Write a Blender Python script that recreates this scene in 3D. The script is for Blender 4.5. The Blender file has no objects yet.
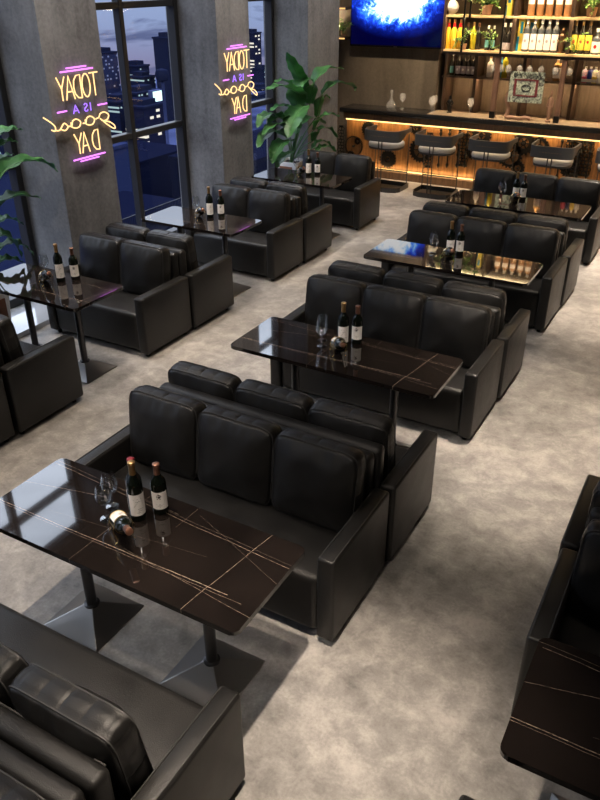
import bpy, bmesh, math, random
from math import sin, cos, pi, radians as R
from mathutils import Vector, Matrix, noise
random.seed(7)
SC = bpy.context.scene
C = SC.collection

# ------------------------------------------------------------------ camera
F, YAW, PITCH, ROLL, H = 749.87, -0.5159, 0.5177, -0.0042, 3.0547
fwd = Vector((sin(YAW)*cos(PITCH), cos(YAW)*cos(PITCH), -sin(PITCH)))
r0 = Vector((cos(YAW), -sin(YAW), 0)); u0 = r0.cross(fwd)
rt = r0*cos(ROLL)+u0*sin(ROLL); up = u0*cos(ROLL)-r0*sin(ROLL)
cam = bpy.data.cameras.new('camera'); co = bpy.data.objects.new('camera', cam); C.objects.link(co)
M = Matrix((rt, up, -fwd)).transposed().to_4x4(); M.translation = (0, 0, H); co.matrix_world = M
cam.sensor_fit = 'VERTICAL'; cam.sensor_height = 36; cam.lens = F*36/800
cam.clip_start = .05; cam.clip_end = 2000
SC.camera = co
CAM = Vector((0, 0, H))
def ray(x, y): return rt*((x-300)/F)+up*(-(y-400)/F)+fwd
def at_x(x, y, X): d = ray(x, y); return CAM+d*(X/d.x)
def at_y(x, y, Y): d = ray(x, y); return CAM+d*(Y/d.y)

# ------------------------------------------------------------------ helpers
def new_obj(name, bm, mat, parent=None, smooth=None, mats=None):
    me = bpy.data.meshes.new(name); bm.to_mesh(me); bm.free()
    for m in (mats or [mat]): me.materials.append(m)
    if smooth is not None:
        for p in me.polygons: p.use_smooth = True
        if smooth < 180: me.set_sharp_from_angle(angle=R(smooth))
    o = bpy.data.objects.new(name, me); C.objects.link(o)
    if parent: o.parent = parent
    return o
def tag(o, label, cat, group=None, kind=None):
    o['label'] = label
    if cat: o['category'] = cat
    if group: o['group'] = group
    if kind: o['kind'] = kind
    return o
def struct(o, label=None): 
    o['kind'] = 'structure'
    if label: o['label'] = label
    return o
def thing(name, label, cat, loc=(0, 0, 0), rotz=0, group=None):
    o = bpy.data.objects.new(name, None); C.objects.link(o)
    o.empty_display_size = .05
    o.location = loc; o.rotation_euler = (0, 0, rotz)
    return tag(o, label, cat, group)
def kids(o): return KIDS.get(o.name) or [c for c in bpy.data.objects if c.parent == o]
KIDS = {}
def dup(root, loc, rotz=0, label=None, group=None, scale=None, parent=None):
    c = root.copy(); C.objects.link(c)
    if parent is None:
        c.location = loc; c.rotation_euler = (root.rotation_euler[0], root.rotation_euler[1], rotz)
        if label: c['label'] = label
        if group: c['group'] = group
        if scale: c.scale = scale
    else: c.parent = parent
    if root.name not in KIDS: KIDS[root.name] = [k for k in bpy.data.objects if k.parent == root]
    for k in KIDS[root.name]: dup(k, None, parent=c)
    return c
class Proto:
    """first use moves the source itself, later uses copy it"""
    def __init__(s, root): s.root = root; s.used = False
    def put(s, loc, rotz=0, label=None, group=None, scale=None):
        if not s.used:
            KIDS[s.root.name] = [k for k in bpy.data.objects if k.parent == s.root]
            s.used = True; o = s.root; o.location = loc; o.rotation_euler[2] = rotz
            if label: o['label'] = label
            if group: o['group'] = group
            s.first_scale = scale
            s.copy = None
            if scale: s.later = (o, scale)
            return o
        return dup(s.root, loc, rotz, label, group, scale or (1, 1, 1))

def box(bm, x0, x1, y0, y1, z0, z1, bev=0, seg=2, rot=None):
    r = bmesh.ops.create_cube(bm, size=1)
    vs = r['verts']
    bmesh.ops.scale(bm, verts=vs, vec=(x1-x0, y1-y0, z1-z0))
    bmesh.ops.translate(bm, verts=vs, vec=((x0+x1)/2, (y0+y1)/2, (z0+z1)/2))
    if bev:
        es = list({e for v in vs for e in v.link_edges})
        g = bmesh.ops.bevel(bm, geom=es, offset=bev, segments=seg, affect='EDGES', profile=.5)
        vs = [v for v in g['verts']]
        if rot:
            vs = list({v for f in g['faces'] for v in f.verts} | set(vs))
    if rot: bmesh.ops.transform(bm, matrix=rot, verts=[v for v in vs if v.is_valid])
def lathe(bm, prof, seg=24, c=(0, 0, 0), mat=None, smooth_close=True):
    rings = []
    T = mat or Matrix.Identity(4)
    for r, z in prof:
        if r < 1e-5: rings.append([bm.verts.new(T @ Vector((c[0], c[1], c[2]+z)))])
        else: rings.append([bm.verts.new(T @ Vector((c[0]+r*cos(2*pi*i/seg), c[1]+r*sin(2*pi*i/seg), c[2]+z))) for i in range(seg)])
    for a, b in zip(rings, rings[1:]):
        for i in range(seg):
            j = (i+1) % seg
            if len(a) == 1 and len(b) == 1: continue
            if len(a) == 1: bm.faces.new((a[0], b[j], b[i]))
            elif len(b) == 1: bm.faces.new((a[i], a[j], b[0]))
            else: bm.faces.new((a[i], a[j], b[j], b[i]))
def tube(bm, pts, r, seg=8, closed=False, caps=True):
    pts = [Vector(p) for p in pts]; n = len(pts); rings = []
    rr = r if isinstance(r, (list, tuple)) else [r]*n
    pn = None
    for i, p in enumerate(pts):
        if closed: t = pts[(i+1) % n]-pts[i-1]
        else: t = pts[min(i+1, n-1)]-pts[max(i-1, 0)]
        if t.length < 1e-9: t = Vector((0, 0, 1))
        t.normalize()
        if pn is None: pn = t.orthogonal().normalized()
        pn = (pn-t*pn.dot(t))
        pn = pn.normalized() if pn.length > 1e-6 else t.orthogonal().normalized()
        b = t.cross(pn)
        rings.append([bm.verts.new(p+(pn*cos(2*pi*k/seg)+b*sin(2*pi*k/seg))*rr[i]) for k in range(seg)])
    for i in range(n if closed else n-1):
        a, b = rings[i], rings[(i+1) % n]
        for k in range(seg): bm.faces.new((a[k], a[(k+1) % seg], b[(k+1) % seg], b[k]))
    if caps and not closed:
        bm.faces.new(rings[0][::-1]); bm.faces.new(rings[-1])
def cyl(bm, a, b, r, seg=12): tube(bm, [a, b], r, seg)
def prism(bm, poly, z0, z1, T=None):
    T = T or Matrix.Identity(4)
    lo = [bm.verts.new(T @ Vector((x, y, z0))) for x, y in poly]
    hi = [bm.verts.new(T @ Vector((x, y, z1))) for x, y in poly]
    n = len(poly)
    bm.faces.new(lo[::-1]); bm.faces.new(hi)
    for i in range(n): bm.faces.new((lo[i], lo[(i+1) % n], hi[(i+1) % n], hi[i]))
def smoothpts(ctrl, n=8):
    """Catmull-Rom through control points"""
    P = [Vector(p) for p in ctrl]; P = [P[0]*2-P[1]]+P+[P[-1]*2-P[-2]]; out = []
    for i in range(1, len(P)-2):
        for k in range(n):
            t = k/n; a, b, c, d = P[i-1:i+3]
            out.append(.5*((2*b)+(c-a)*t+(2*a-5*b+4*c-d)*t*t+(3*b-a-3*c+d)*t**3))
    out.append(P[-2]); return out

# ------------------------------------------------------------------ materials
def mat(name, col=(.5, .5, .5), rough=.5, metal=0, emit=None, es=1, spec=.5, coat=0, coat_r=.05, trans=0, ior=1.45, alpha=1):
    m = bpy.data.materials.new(name); m.use_nodes = True
    b = m.node_tree.nodes['Principled BSDF']; I = b.inputs
    I['Base Color'].default_value = (*col, 1); I['Roughness'].default_value = rough; I['Metallic'].default_value = metal
    I['Specular IOR Level'].default_value = spec; I['Coat Weight'].default_value = coat; I['Coat Roughness'].default_value = coat_r
    I['Transmission Weight'].default_value = trans; I['IOR'].default_value = ior; I['Alpha'].default_value = alpha
    if emit: I['Emission Color'].default_value = (*emit, 1); I['Emission Strength'].default_value = es
    return m
class N:
    def __init__(s, m): s.t = m.node_tree; s.n = s.t.nodes; s.l = s.t.links; s.b = s.n.get('Principled BSDF')
    def add(s, ty, **kw):
        n = s.n.new(ty)
        for k, v in kw.items():
            if k.startswith('i_'): n.inputs[k[2:].replace('_', ' ')].default_value = v
            else: setattr(n, k, v)
        return n
    def link(s, a, b): s.l.new(a, b)
    def coord(s, kind='Object', scale=(1, 1, 1), rot=(0, 0, 0)):
        if kind == 'World': g = s.add('ShaderNodeNewGeometry'); o = g.outputs['Position']
        else: g = s.add('ShaderNodeTexCoord'); o = g.outputs[kind]
        mp = s.add('ShaderNodeMapping'); mp.inputs['Scale'].default_value = scale; mp.inputs['Rotation'].default_value = rot
        s.link(o, mp.inputs['Vector']); return mp.outputs[0]
    def noise(s, v, sc, det=4, rough=.55, dist=0):
        n = s.add('ShaderNodeTexNoise'); n.inputs['Scale'].default_value = sc; n.inputs['Detail'].default_value = det
        n.inputs['Roughness'].default_value = rough; n.inputs['Distortion'].default_value = dist
        s.link(v, n.inputs['Vector']); return n.outputs['Fac']
    def ramp(s, f, stops):
        n = s.add('ShaderNodeValToRGB'); e = n.color_ramp.elements
        while len(e) < len(stops): e.new(.5)
        for k, (p, c) in zip(e, stops): k.position = p; k.color = (*c, 1) if len(c) == 3 else c
        s.link(f, n.inputs[0]); return n.outputs[0]
    def math(s, op, a, b=None, c=None, clamp=False):
        n = s.add('ShaderNodeMath', operation=op); n.use_clamp = clamp
        for i, v in enumerate((a, b, c)):
            if v is None: continue
            if isinstance(v, (int, float)): n.inputs[i].default_value = v
            else: s.link(v, n.inputs[i])
        return n.outputs[0]
    def mix(s, f, a, b, blend='MIX'):
        n = s.add('ShaderNodeMix', data_type='RGBA', blend_type=blend)
        for k, v in ((0, f), (6, a), (7, b)):
            if isinstance(v, (int, float)): n.inputs[k].default_value = v
            elif isinstance(v, tuple): n.inputs[k].default_value = (*v, 1)
            else: s.link(v, n.inputs[k])
        return n.outputs[2]
    def bump(s, h, strength=.3, dist=.01):
        n = s.add('ShaderNodeBump'); n.inputs['Strength'].default_value = strength; n.inputs['Distance'].default_value = dist
        s.link(h, n.inputs['Height']); s.link(n.outputs[0], s.b.inputs['Normal'])

def make_leather():
    m = mat('black_leather', (.013, .0125, .0125), .4, spec=.42); n = N(m)
    v = n.coord('Object')
    vo = n.add('ShaderNodeTexVoronoi'); vo.inputs['Scale'].default_value = 260; n.link(v, vo.inputs['Vector'])
    a = n.noise(v, 7, 5); b = n.noise(v, 500, 2)
    h = n.math('ADD', n.math('MULTIPLY', vo.outputs['Distance'], .5), n.math('MULTIPLY', b, .5))
    n.bump(h, .55, .002)
    n.link(n.ramp(a, [(.3, (.0068, .0066, .0065)), (.7, (.0135, .0128, .0122))]), n.b.inputs['Base Color'])
    n.link(n.math('MULTIPLY_ADD', a, .20, .29), n.b.inputs['Roughness'])
    return m
def make_marble():
    m = mat('black_marble', (.016, .012, .0105), .05, spec=.6, coat=.6, coat_r=.02); n = N(m)
    co_ = n.add('ShaderNodeTexCoord'); sp = n.add('ShaderNodeSeparateXYZ'); n.link(co_.outputs['Object'], sp.inputs[0])
    X, Y = sp.outputs[0], sp.outputs[1]
    w = n.noise(co_.outputs['Object'], 4, 3)
    wob = n.math('MULTIPLY_ADD', w, .016, -.008)
    dash = n.noise(n.coord('Object'), 60, 2)
    tot = None
    segs = [((-.80, -.139), (.62, -.133), .0022, 1.0), ((-.80, -.152), (.70, -.150), .0012, .6), ((-.75, .235), (.77, .135), .0016, .7),
            ((-.134, -.32), (-.115, .32), .0013, .55), ((.49, -.32), (.585, .32), .0015, .8), ((.03, -.12), (.80, -.20), .0012, .6),
            ((-.2, .215), (.8, .155), .0010, .45), ((.162, .32), (.15, .12), .0012, .5), ((-.8, .03), (-.3, .14), .0014, .7),
            ((-.5, -.08), (.4, .02), .0008, .35), ((-.8, .262), (.1, .205), .0011, .55), ((.2, .25), (.78, .02), .0009, .4)]
    for (ax, ay), (bx, by), wd, st in segs:
        dx, dy = bx-ax, by-ay; L = math.hypot(dx, dy); nx, ny = -dy/L, dx/L; tx, ty = dx/L, dy/L
        d = n.math('ADD', n.math('MULTIPLY_ADD', X, nx, -(ax*nx+ay*ny)), n.math('MULTIPLY_ADD', Y, ny, wob))
        d = n.math('ABSOLUTE', d)
        line = n.math('SUBTRACT', 1.0, n.math('DIVIDE', d, wd*1.15), clamp=True)
        t = n.math('ADD', n.math('MULTIPLY_ADD', X, tx, -(ax*tx+ay*ty)), n.math('MULTIPLY', Y, ty))
        inside = n.math('MULTIPLY', n.math('GREATER_THAN', t, 0), n.math('LESS_THAN', t, L))
        line = n.math('MULTIPLY', n.math('MULTIPLY', line, inside), st)
        tot = line if tot is None else n.math('MAXIMUM', tot, line)
    tot = n.math('MULTIPLY', tot, n.ramp(dash, [(.35, (.25,)*3), (.6, (1, 1, 1))]), clamp=True)
    cl = n.noise(co_.outputs['Object'], 3, 6)
    base = n.ramp(cl, [(.35, (.007, .0054, .0048)), (.7, (.015, .0112, .0098))])
    n.link(n.mix(tot, base, (.44, .33, .26)), n.b.inputs['Base Color'])
    return m
def make_floor():
    m = mat('polished_cement', (.3, .28, .26), .45, spec=.35); n = N(m)
    v = n.coord('World')
    a = n.noise(v, 1.3, 6, .6, .6); b = n.noise(v, 7.5, 7, .68, .3); c = n.noise(v, 60, 4, .7)
    s = n.math('ADD', n.math('MULTIPLY', a, .45), n.math('ADD', n.math('MULTIPLY', b, .40), n.math('MULTIPLY', c, .15)))
    n.link(n.ramp(s, [(.38, (.155, .146, .139)), (.5, (.29, .274, .257)), (.61, (.47, .44, .41))]), n.b.inputs['Base Color'])
    n.link(n.ramp(b, [(.3, (.34,)*3), (.7, (.55,)*3)]), n.b.inputs['Roughness'])
    n.bump(c, .08, .003)
    return m
def make_concrete(name, c0, c1, streak=1.0):
    m = mat(name, c0, .75, spec=.25); n = N(m)
    v = n.coord('World'); vs = n.coord('World', (5, 5, .6))
    a = n.noise(v, 2.2, 6); b = n.noise(vs, 1.6, 4); c = n.noise(v, 28, 5, .7)
    s = n.math('ADD', n.math('MULTIPLY', a, .35), n.math('ADD', n.math('MULTIPLY', b, .30*streak), n.math('MULTIPLY', c, .35)))
    n.link(n.ramp(s, [(.33, c0), (.66, c1)]), n.b.inputs['Base Color'])
    n.bump(c, .25, .004)
    return m
def make_wood(name, c0, c1, rough=.45, scale=(1, 1, 14), sc=3, emit=0):
    m = mat(name, c0, rough); n = N(m)
    v = n.coord('World', scale); a = n.noise(v, sc, 5, .6, .8); b = n.noise(n.coord('World'), 30, 3)
    s = n.math('ADD', n.math('MULTIPLY', a, .8), n.math('MULTIPLY', b, .2))
    n.link(n.ramp(s, [(.35, c0), (.65, c1)]), n.b.inputs['Base Color'])
    n.bump(a, .15, .004)
    return m
def make_leaf():
    m = mat('leaf_green', (.03, .12, .03), .38, spec=.5); n = N(m)
    v = n.coord('Object'); a = n.noise(v, 5, 3)
    n.link(n.ramp(a, [(.3, (.03, .12, .035)), (.7, (.10, .28, .085))]), n.b.inputs['Base Color'])
    n.b.inputs['Subsurface Weight'].default_value = 0
    return m
def make_glass(name, tint=(1, 1, 1), rough=0.0, refl=.9, rmin=.10):
    m = bpy.data.materials.new(name); m.use_nodes = True; n = N(m); n.n.remove(n.b)
    out = n.n['Material Output']
    tr = n.add('ShaderNodeBsdfTransparent'); tr.inputs[0].default_value = (*tint, 1)
    gl = n.add('ShaderNodeBsdfGlossy'); gl.inputs['Roughness'].default_value = max(rough, .02)
    fr = n.add('ShaderNodeLayerWeight'); fr.inputs[0].default_value = .5
    mx = n.add('ShaderNodeMixShader')
    n.link(n.math('MULTIPLY_ADD', n.math('POWER', fr.outputs[1], 3.0), refl, rmin, clamp=True), mx.inputs[0]); n.link(tr.outputs[0], mx.inputs[1]); n.link(gl.outputs[0], mx.inputs[2])
    n.link(mx.outputs[0], out.inputs[0]); return m

LEA = make_leather(); MAR = make_marble(); FLO = make_floor()
STITCH = mat('leather_seam', (.03, .029, .028), .5)
CONC = make_concrete('grey_concrete', (.085, .085, .088), (.25, .25, .255))
CEIL = mat('dark_ceiling', (.035, .034, .034), .8)
TVW = make_concrete('brown_stone', (.10, .085, .07), (.18, .155, .13), 1.3)
GUN = mat('gunmetal', (.07, .07, .073), .35, .9)
STEEL = mat('brushed_steel_base', (.34, .33, .32), .3, .95)
BLK = mat('black_metal', (.012, .012, .013), .4, .6)
FRAME = mat('dark_window_frame', (.028, .028, .03), .4, .3)
COUNTER = mat('black_stone_counter', (.012, .012, .013), .12)
PANEL = make_wood('bar_front_wood', (.10, .048, .018), (.30, .155, .06), .45, (14, 1, 1), 2)
FASC = make_wood('bar_fascia_wood', (.10, .055, .03), (.19, .11, .06), .5, (14, 1, 1), 2)
SHELF = make_wood('shelf_pale_wood', (.70, .50, .26), (.85, .66, .38), .45, (1, 14, 14), 2)
DWOOD = make_wood('dark_shelf_wood', (.035, .022, .016), (.08, .05, .036), .5, (12, 12, 1), 2)
PWOOD = make_wood('post_wood', (.09, .05, .038), (.17, .10, .075), .5, (10, 10, 1), 2)
BACK = make_wood('niche_back_wood', (.10, .075, .055), (.15, .115, .085), .5, (10, 1, 1), 2)
LEAF = make_leaf(); STEM = mat('leaf_stem', (.06, .16, .05), .5)
WINE = mat('wine_bottle_glass', (.004, .006, .004), .06, spec=.7)
GOLD = mat('gold_foil', (.45, .28, .12), .3, .8); COPPER = mat('copper_foil', (.25, .12, .08), .35, .7); REDF = mat('red_foil', (.25, .02, .03), .35, .4)
LABEL = mat('cream_label', (.88, .84, .80), .6); INK = mat('label_ink', (.08, .07, .065), .6)
GLASS = make_glass('clear_glass', (.97, .98, .98)); PANE = make_glass('window_glass', (.96, .975, .985), 0, .2, .01)
BRASS = mat('gold_wire', (.75, .52, .2), .25, 1)
WHITEP = mat('white_planter', (.7, .69, .67), .5); RUST = mat('brown_planter', (.20, .08, .04), .5); SOIL = mat('soil', (.03, .02, .015), .9)
SEATF = mat('grey_seat_fabric', (.36, .36, .37), .8); STOOLM = mat('grey_stool_leather', (.055, .057, .06), .45)
def emat(name, c, s): return mat(name, (0, 0, 0), .5, emit=c, es=s)
NEW_Y = emat('neon_warm_tube', (1, .62, .27), 1.9); NEO_P = emat('neon_pink_tube', (.80, .22, .95), 1.9); NEO_V = emat('neon_violet_tube', (.35, .16, 1), 1.9)
LED = emat('led_strip_warm', (1, .62, .22), 3.2)

# ------------------------------------------------------------------ room shell
CH = 4.95; XW = -6.2; XC = -5.6; YB = 12.45
def slab(name, x0, x1, y0, y1, z0, z1, m, label=None, bev=0):
    bm = bmesh.new(); box(bm, x0, x1, y0, y1, z0, z1, bev); return struct(new_obj(name, bm, m), label)
slab('floor', -6.35, 5.2, -3.2, 13.4, -.12, 0, FLO, 'mottled grey polished cement floor')
slab('ceiling', -6.35, 5.2, -3.2, 13.4, CH, CH+.1, CEIL)
slab('wall_right', 5.0, 5.15, -3.2, 13.4, 0, CH, CONC)
slab('wall_front', -6.35, 5.2, -3.2, -3.05, 0, CH, CONC)
slab('wall_back', -6.35, -4.50, YB, YB+.95, 0, CH, TVW, 'brown stone wall behind the television')
slab('wall_bar_recess', -4.50, 5.2, 13.25, 13.4, 0, CH, TVW)
# columns / wall piers on the window side (front face x = XC)
PER = 2.68
cols = [(-3.05, -2.1), (-.08, .65), (2.6, 3.3), (5.25, 6.0), (7.95, 8.64)]
for i, (a, b) in enumerate(cols):
    slab('wall_left', XW-.12, XC, a, b, 0, CH, CONC, 'grey concrete window pier')
slab('wall_left', XW-.12, XC, 10.14, 11.1, 0, CH, CONC, 'grey concrete pier between the last window and the bar')
slab('wall_left', XW-.12, -6.3, 11.1, YB, 0, CH, CONC, 'narrow wall return beside the bar')
# windows
gaps = [(-2.1, -.08), (.65, 2.6), (3.3, 5.25), (6.0, 7.95), (8.64, 10.14)]
mullz = [1.42, 2.76, 3.93]; WT = 4.62
for i, (a, b) in enumerate(gaps):
    w = thing('window_%d' % (i+1), None, None, (XW, (a+b)/2, 0)); del w['label']
    w['kind'] = 'structure'; h = (b-a)/2
    bm = bmesh.new(); t = .07
    box(bm, -.06, .06, -h, -h+t, .02, WT, .006, 1); box(bm, -.06, .06, h-t, h, .02, WT, .006, 1)
    box(bm, -.06, .06, -h+t, h-t, .02, .14, .006, 1); box(bm, -.06, .06, -h+t, h-t, WT-t, WT, .006, 1)
    new_obj('window_frame', bm, FRAME, w, 30)
    if h > .8:
        bm = bmesh.new(); box(bm, -.045, .05, -.035, .035, .14, WT-t, .006, 1); new_obj('mullion', bm, FRAME, w, 30)
    for z in mullz:
        bm = bmesh.new()
        for (p, q) in (((-h+t, -.035), (.035, h-t)) if h > .8 else ((-h+t, h-t),)): box(bm, -.045, .05, p, q, z-.035, z+.035, .006, 1)
        new_obj('transom', bm, FRAME, w, 30)
    bm = bmesh.new(); box(bm, -.01, -.002, -h+.02, h-.02, .1, WT-.02); new_obj('pane', bm, PANE, w)
    slab('wall_left', XW-.12, XW+.1, a, b, WT, CH, CONC)
SILL = mat('polished_window_ledge', (.42, .44, .47), .05, spec=1.0, coat=1, coat_r=.02)
for i, (a, b) in enumerate(gaps):
    slab('trim_%d' % (i+1), XW+.06, XC-.005, a, b, 0, .05, SILL, 'polished stone ledge at the foot of the window')

# ------------------------------------------------------------------ sofas
D, AT, CW, HA = .695, .098, .513, .576
def leather_block(bm, x0, x1, y0, y1, z0, z1, bev, seg=3): box(bm, x0, x1, y0, y1, z0, z1, bev, seg)
def make_sofa(n):
    W = CW*n+2*AT; h = W/2
    t = thing('three_seat_sofa' if n == 3 else 'two_seat_sofa', 'x', 'sofa')
    bm = bmesh.new(); leather_block(bm, -h+AT-.004, h-AT+.004, .012, D-.10, .045, .415, .045, 4); new_obj('seat', bm, LEA, t, 35)
    for s in (-1, 1):
        bm = bmesh.new(); x0, x1 = (-h, -h+AT) if s < 0 else (h-AT, h)
        leather_block(bm, x0, x1, 0, D-.014, .04, HA, .019, 3); a = new_obj('armrest', bm, LEA, t, 35)
        bm = bmesh.new()
        for xx in (x0+.012, x1-.012):
            tube(bm, [(xx, .012, .06), (xx, .004, HA-.03), (xx, .014, HA-.004), (xx, .035, HA+.001), (xx, D-.05, HA+.001)], .0028, 6)
        new_obj('seam', bm, STITCH, a, 60)
    bm = bmesh.new(); leather_block(bm, -h+AT+.002, h-AT-.002, D-.095, D-.004, .05, .80, .032, 4)
    new_obj('back_frame', bm, LEA, t, 35)
    bm = bmesh.new(); tube(bm, [(-h+AT+.04, D-.1, .77), (h-AT-.04, D-.1, .77)], .004, 6)
    new_obj('back_seam', bm, STITCH, t, 60)
    for sx in (-1, 1):
        for y in (.07, D-.07):
            bm = bmesh.new(); lathe(bm, [(0, 0), (.02, 0), (.026, .045), (0, .045)], 14, (sx*(h-.06), y, 0)); new_obj('foot', bm, BLK, t, 40)
    return t
def make_cushion(seed):
    """back cushion, local: centre bottom at origin, front towards -y; boxed edge with pleats, soft bulge"""
    bm = bmesh.new(); w, hh, g = CW*.5-.004, .24, .056
    nu, nv, nw = 30, 28, 8
    off = Vector((seed*3.1, seed*1.7, 0))
    def surf(u, v, q):  # u,v in [-1,1] plane, q in [-1,1] thickness
        # rounded outline
        p = 9.0; m = max(abs(u), abs(v)); k = m/((abs(u)**p+abs(v)**p)**(1/p)) if m > 1e-4 else 1
        x, z = u*k*w, v*k*hh
        e = m
        edge = max(0, 1-e**2.6)
        bul = .056*edge**.8
        wr = noise.noise(Vector((x*6, z*6, 0))+off)*.009*(1-e**6)+noise.noise(Vector((x*17, z*12, 3))+off)*.006*(e**2)*(1-e**8)
        # wrinkles towards the top edge
        topw = max(0, v-.55)/.45
        wr += -.010*topw*(1-e**10)*abs(sin(x*38+noise.noise(Vector((x*3, 1, 0))+off)*4))
        y = q*(g+bul+(wr if abs(q) > .99 else wr*q*q))
        if e > .999:   # gusset: outward roll with pleats
            r = (1-q*q)
            pl = .0042*(abs(sin((x if abs(v) > abs(u) else z)*2*pi/.2))**.3)-.0042
            o = .010*r+pl*(r**.5)*1.6
            if abs(abs(q)-.75) < .05: o -= .004
            if abs(v) >= abs(u): z += o*(1 if v > 0 else -.4)
            else: x += o*(1 if u > 0 else -1)
        # sag: fuller toward the lower half
        y *= 1+.12*(-v)*.5
        return Vector((x, y, z+hh))
    def grid(fn, a, b):
        vs = [[bm.verts.new(fn(-1+2*i/a, -1+2*j/b)) for j in range(b+1)] for i in range(a+1)]
        for i in range(a):
            for j in range(b): bm.faces.new((vs[i][j], vs[i+1][j], vs[i+1][j+1], vs[i][j+1]))
    grid(lambda a, b: surf(a, b, -1), nu, nv); grid(lambda a, b: surf(a, b, 1), nu, nv)
    grid(lambda a, b: surf(a, 1, b), nu*2, nw); grid(lambda a, b: surf(a, -1, b), nu, nw)
    grid(lambda a, b: surf(1, a, b), nv*2, nw); grid(lambda a, b: surf(-1, a, b), nv*2, nw)
    bmesh.ops.remove_doubles(bm, verts=bm.verts, dist=.0008)
    bmesh.ops.recalc_face_normals(bm, faces=bm.faces)
    t = thing('back_cushion', 'x', 'cushion')
    new_obj('cushion_cover', bm, LEA, t, 50)
    bm = bmesh.new()
    for q in (-.96, .96):
        pts = []
        for k in range(80):
            a = 2*pi*k/80; u, v = cos(a), sin(a); m = max(abs(u), abs(v)); pts.append(surf(u/m, v/m, q)+Vector((0, .001 if q > 0 else -.001, 0)))
        tube(bm, pts, .0032, 6, closed=True)
    new_obj('piping', bm, STITCH, t, 60)
    # lean the geometry back
    rot = Matrix.Rotation(R(-7), 4, 'X')
    for o in [o for o in bpy.data.objects if o.parent == t]: o.data.transform(rot)
    return t
sofas = {3: Proto(make_sofa(3)), 2: Proto(make_sofa(2))}
cush = [Proto(make_cushion(i)) for i in range(3)]
def put_sofa(n, xr, yfront, facing, label, where, group):
    W = CW*n+2*AT; xc = xr-W/2+(.017 if facing > 0 else 0); rz = 0 if facing < 0 else pi
    sofas[n].put((xc, yfront, 0), rz, label, group)
    for i in range(n):
        lx = (i-(n-1)/2)*CW
        yl = .462
        side = 1 if facing < 0 else -1
        x = xc+lx-(.01 if facing > 0 else 0); y = yfront+side*yl
        # left/right as seen in the photograph
        pos = (['left', 'right'] if n == 2 else ['left', 'middle', 'right'])[i]
        cush[(i*2+int(yfront*3)) % 3].put((x, y, .405), rz, '%s black leather back cushion on %s' % (pos, where), 'leather back cushions')
XR, YR, S1 = -1.2147, 1.7423, 2.2227
XL, YL, S2 = -4.2163, 3.914, 2.2154
GAP = .725; W3 = CW*3+2*AT
tabn = ['nearest', 'second', 'third', 'farthest']
for k in range(4):
    y = YR+k*S1+GAP
    put_sofa(3, XR, y, -1, 'black leather three-seat sofa on the far side of the %s middle-row table' % tabn[k],
             'sofa beyond the %s middle-row table' % tabn[k], 'three-seat sofas in the middle row')
for k in range(-1, 3):
    y = YR+k*S1+GAP+2*D
    put_sofa(3, XR, y, 1, 'black leather three-seat sofa on the near side of the %s middle-row table' % tabn[k+1],
             'sofa before the %s middle-row table' % tabn[k+1], 'three-seat sofas in the middle row')
put_sofa(3, XR, YR-S1+GAP, -1, 'black leather sofa cut off by the bottom left corner, only its back edge showing', 'sofa cut off at the bottom left corner', 'three-seat sofas in the middle row')
tl = ['nearest', 'second', 'farthest']
for k in range(3):
    put_sofa(2, XL, YL+k*S2+GAP, -1, 'black leather two-seat sofa on the far side of the %s window-row table' % tl[k],
             'sofa beyond the %s window-row table' % tl[k], 'two-seat sofas by the windows')
for k in range(-1, 2):
    put_sofa(2, XL, YL+k*S2+GAP+2*D, 1, 'black leather two-seat sofa on the near side of the %s window-row table' % tl[k+1],
             'sofa before the %s window-row table' % tl[k+1], 'two-seat sofas by the windows')
put_sofa(2, XL, YL-S2+GAP, -1, 'black leather two-seat sofa at the left edge, backing onto its neighbour', 'two-seat sofa at the left picture edge', 'two-seat sofas by the windows')
XRR = -.29+W3
put_sofa(3, XRR, YR+GAP, -1, 'black leather sofa at the right edge, beyond the right-hand table', 'sofa beyond the right-hand table', 'three-seat sofas at the right edge')
put_sofa(3, XRR-.03, YR+GAP+2*D, 1, 'black leather sofa at the right edge, farthest of the right-hand sofas', 'farthest right-hand sofa', 'three-seat sofas at the right edge')
put_sofa(3, XRR-.03, YR-S1+GAP+2*D+.03, 1, 'black leather sofa at the bottom right corner, only its arm top showing', 'sofa at the bottom right corner', 'three-seat sofas at the right edge')

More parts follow.
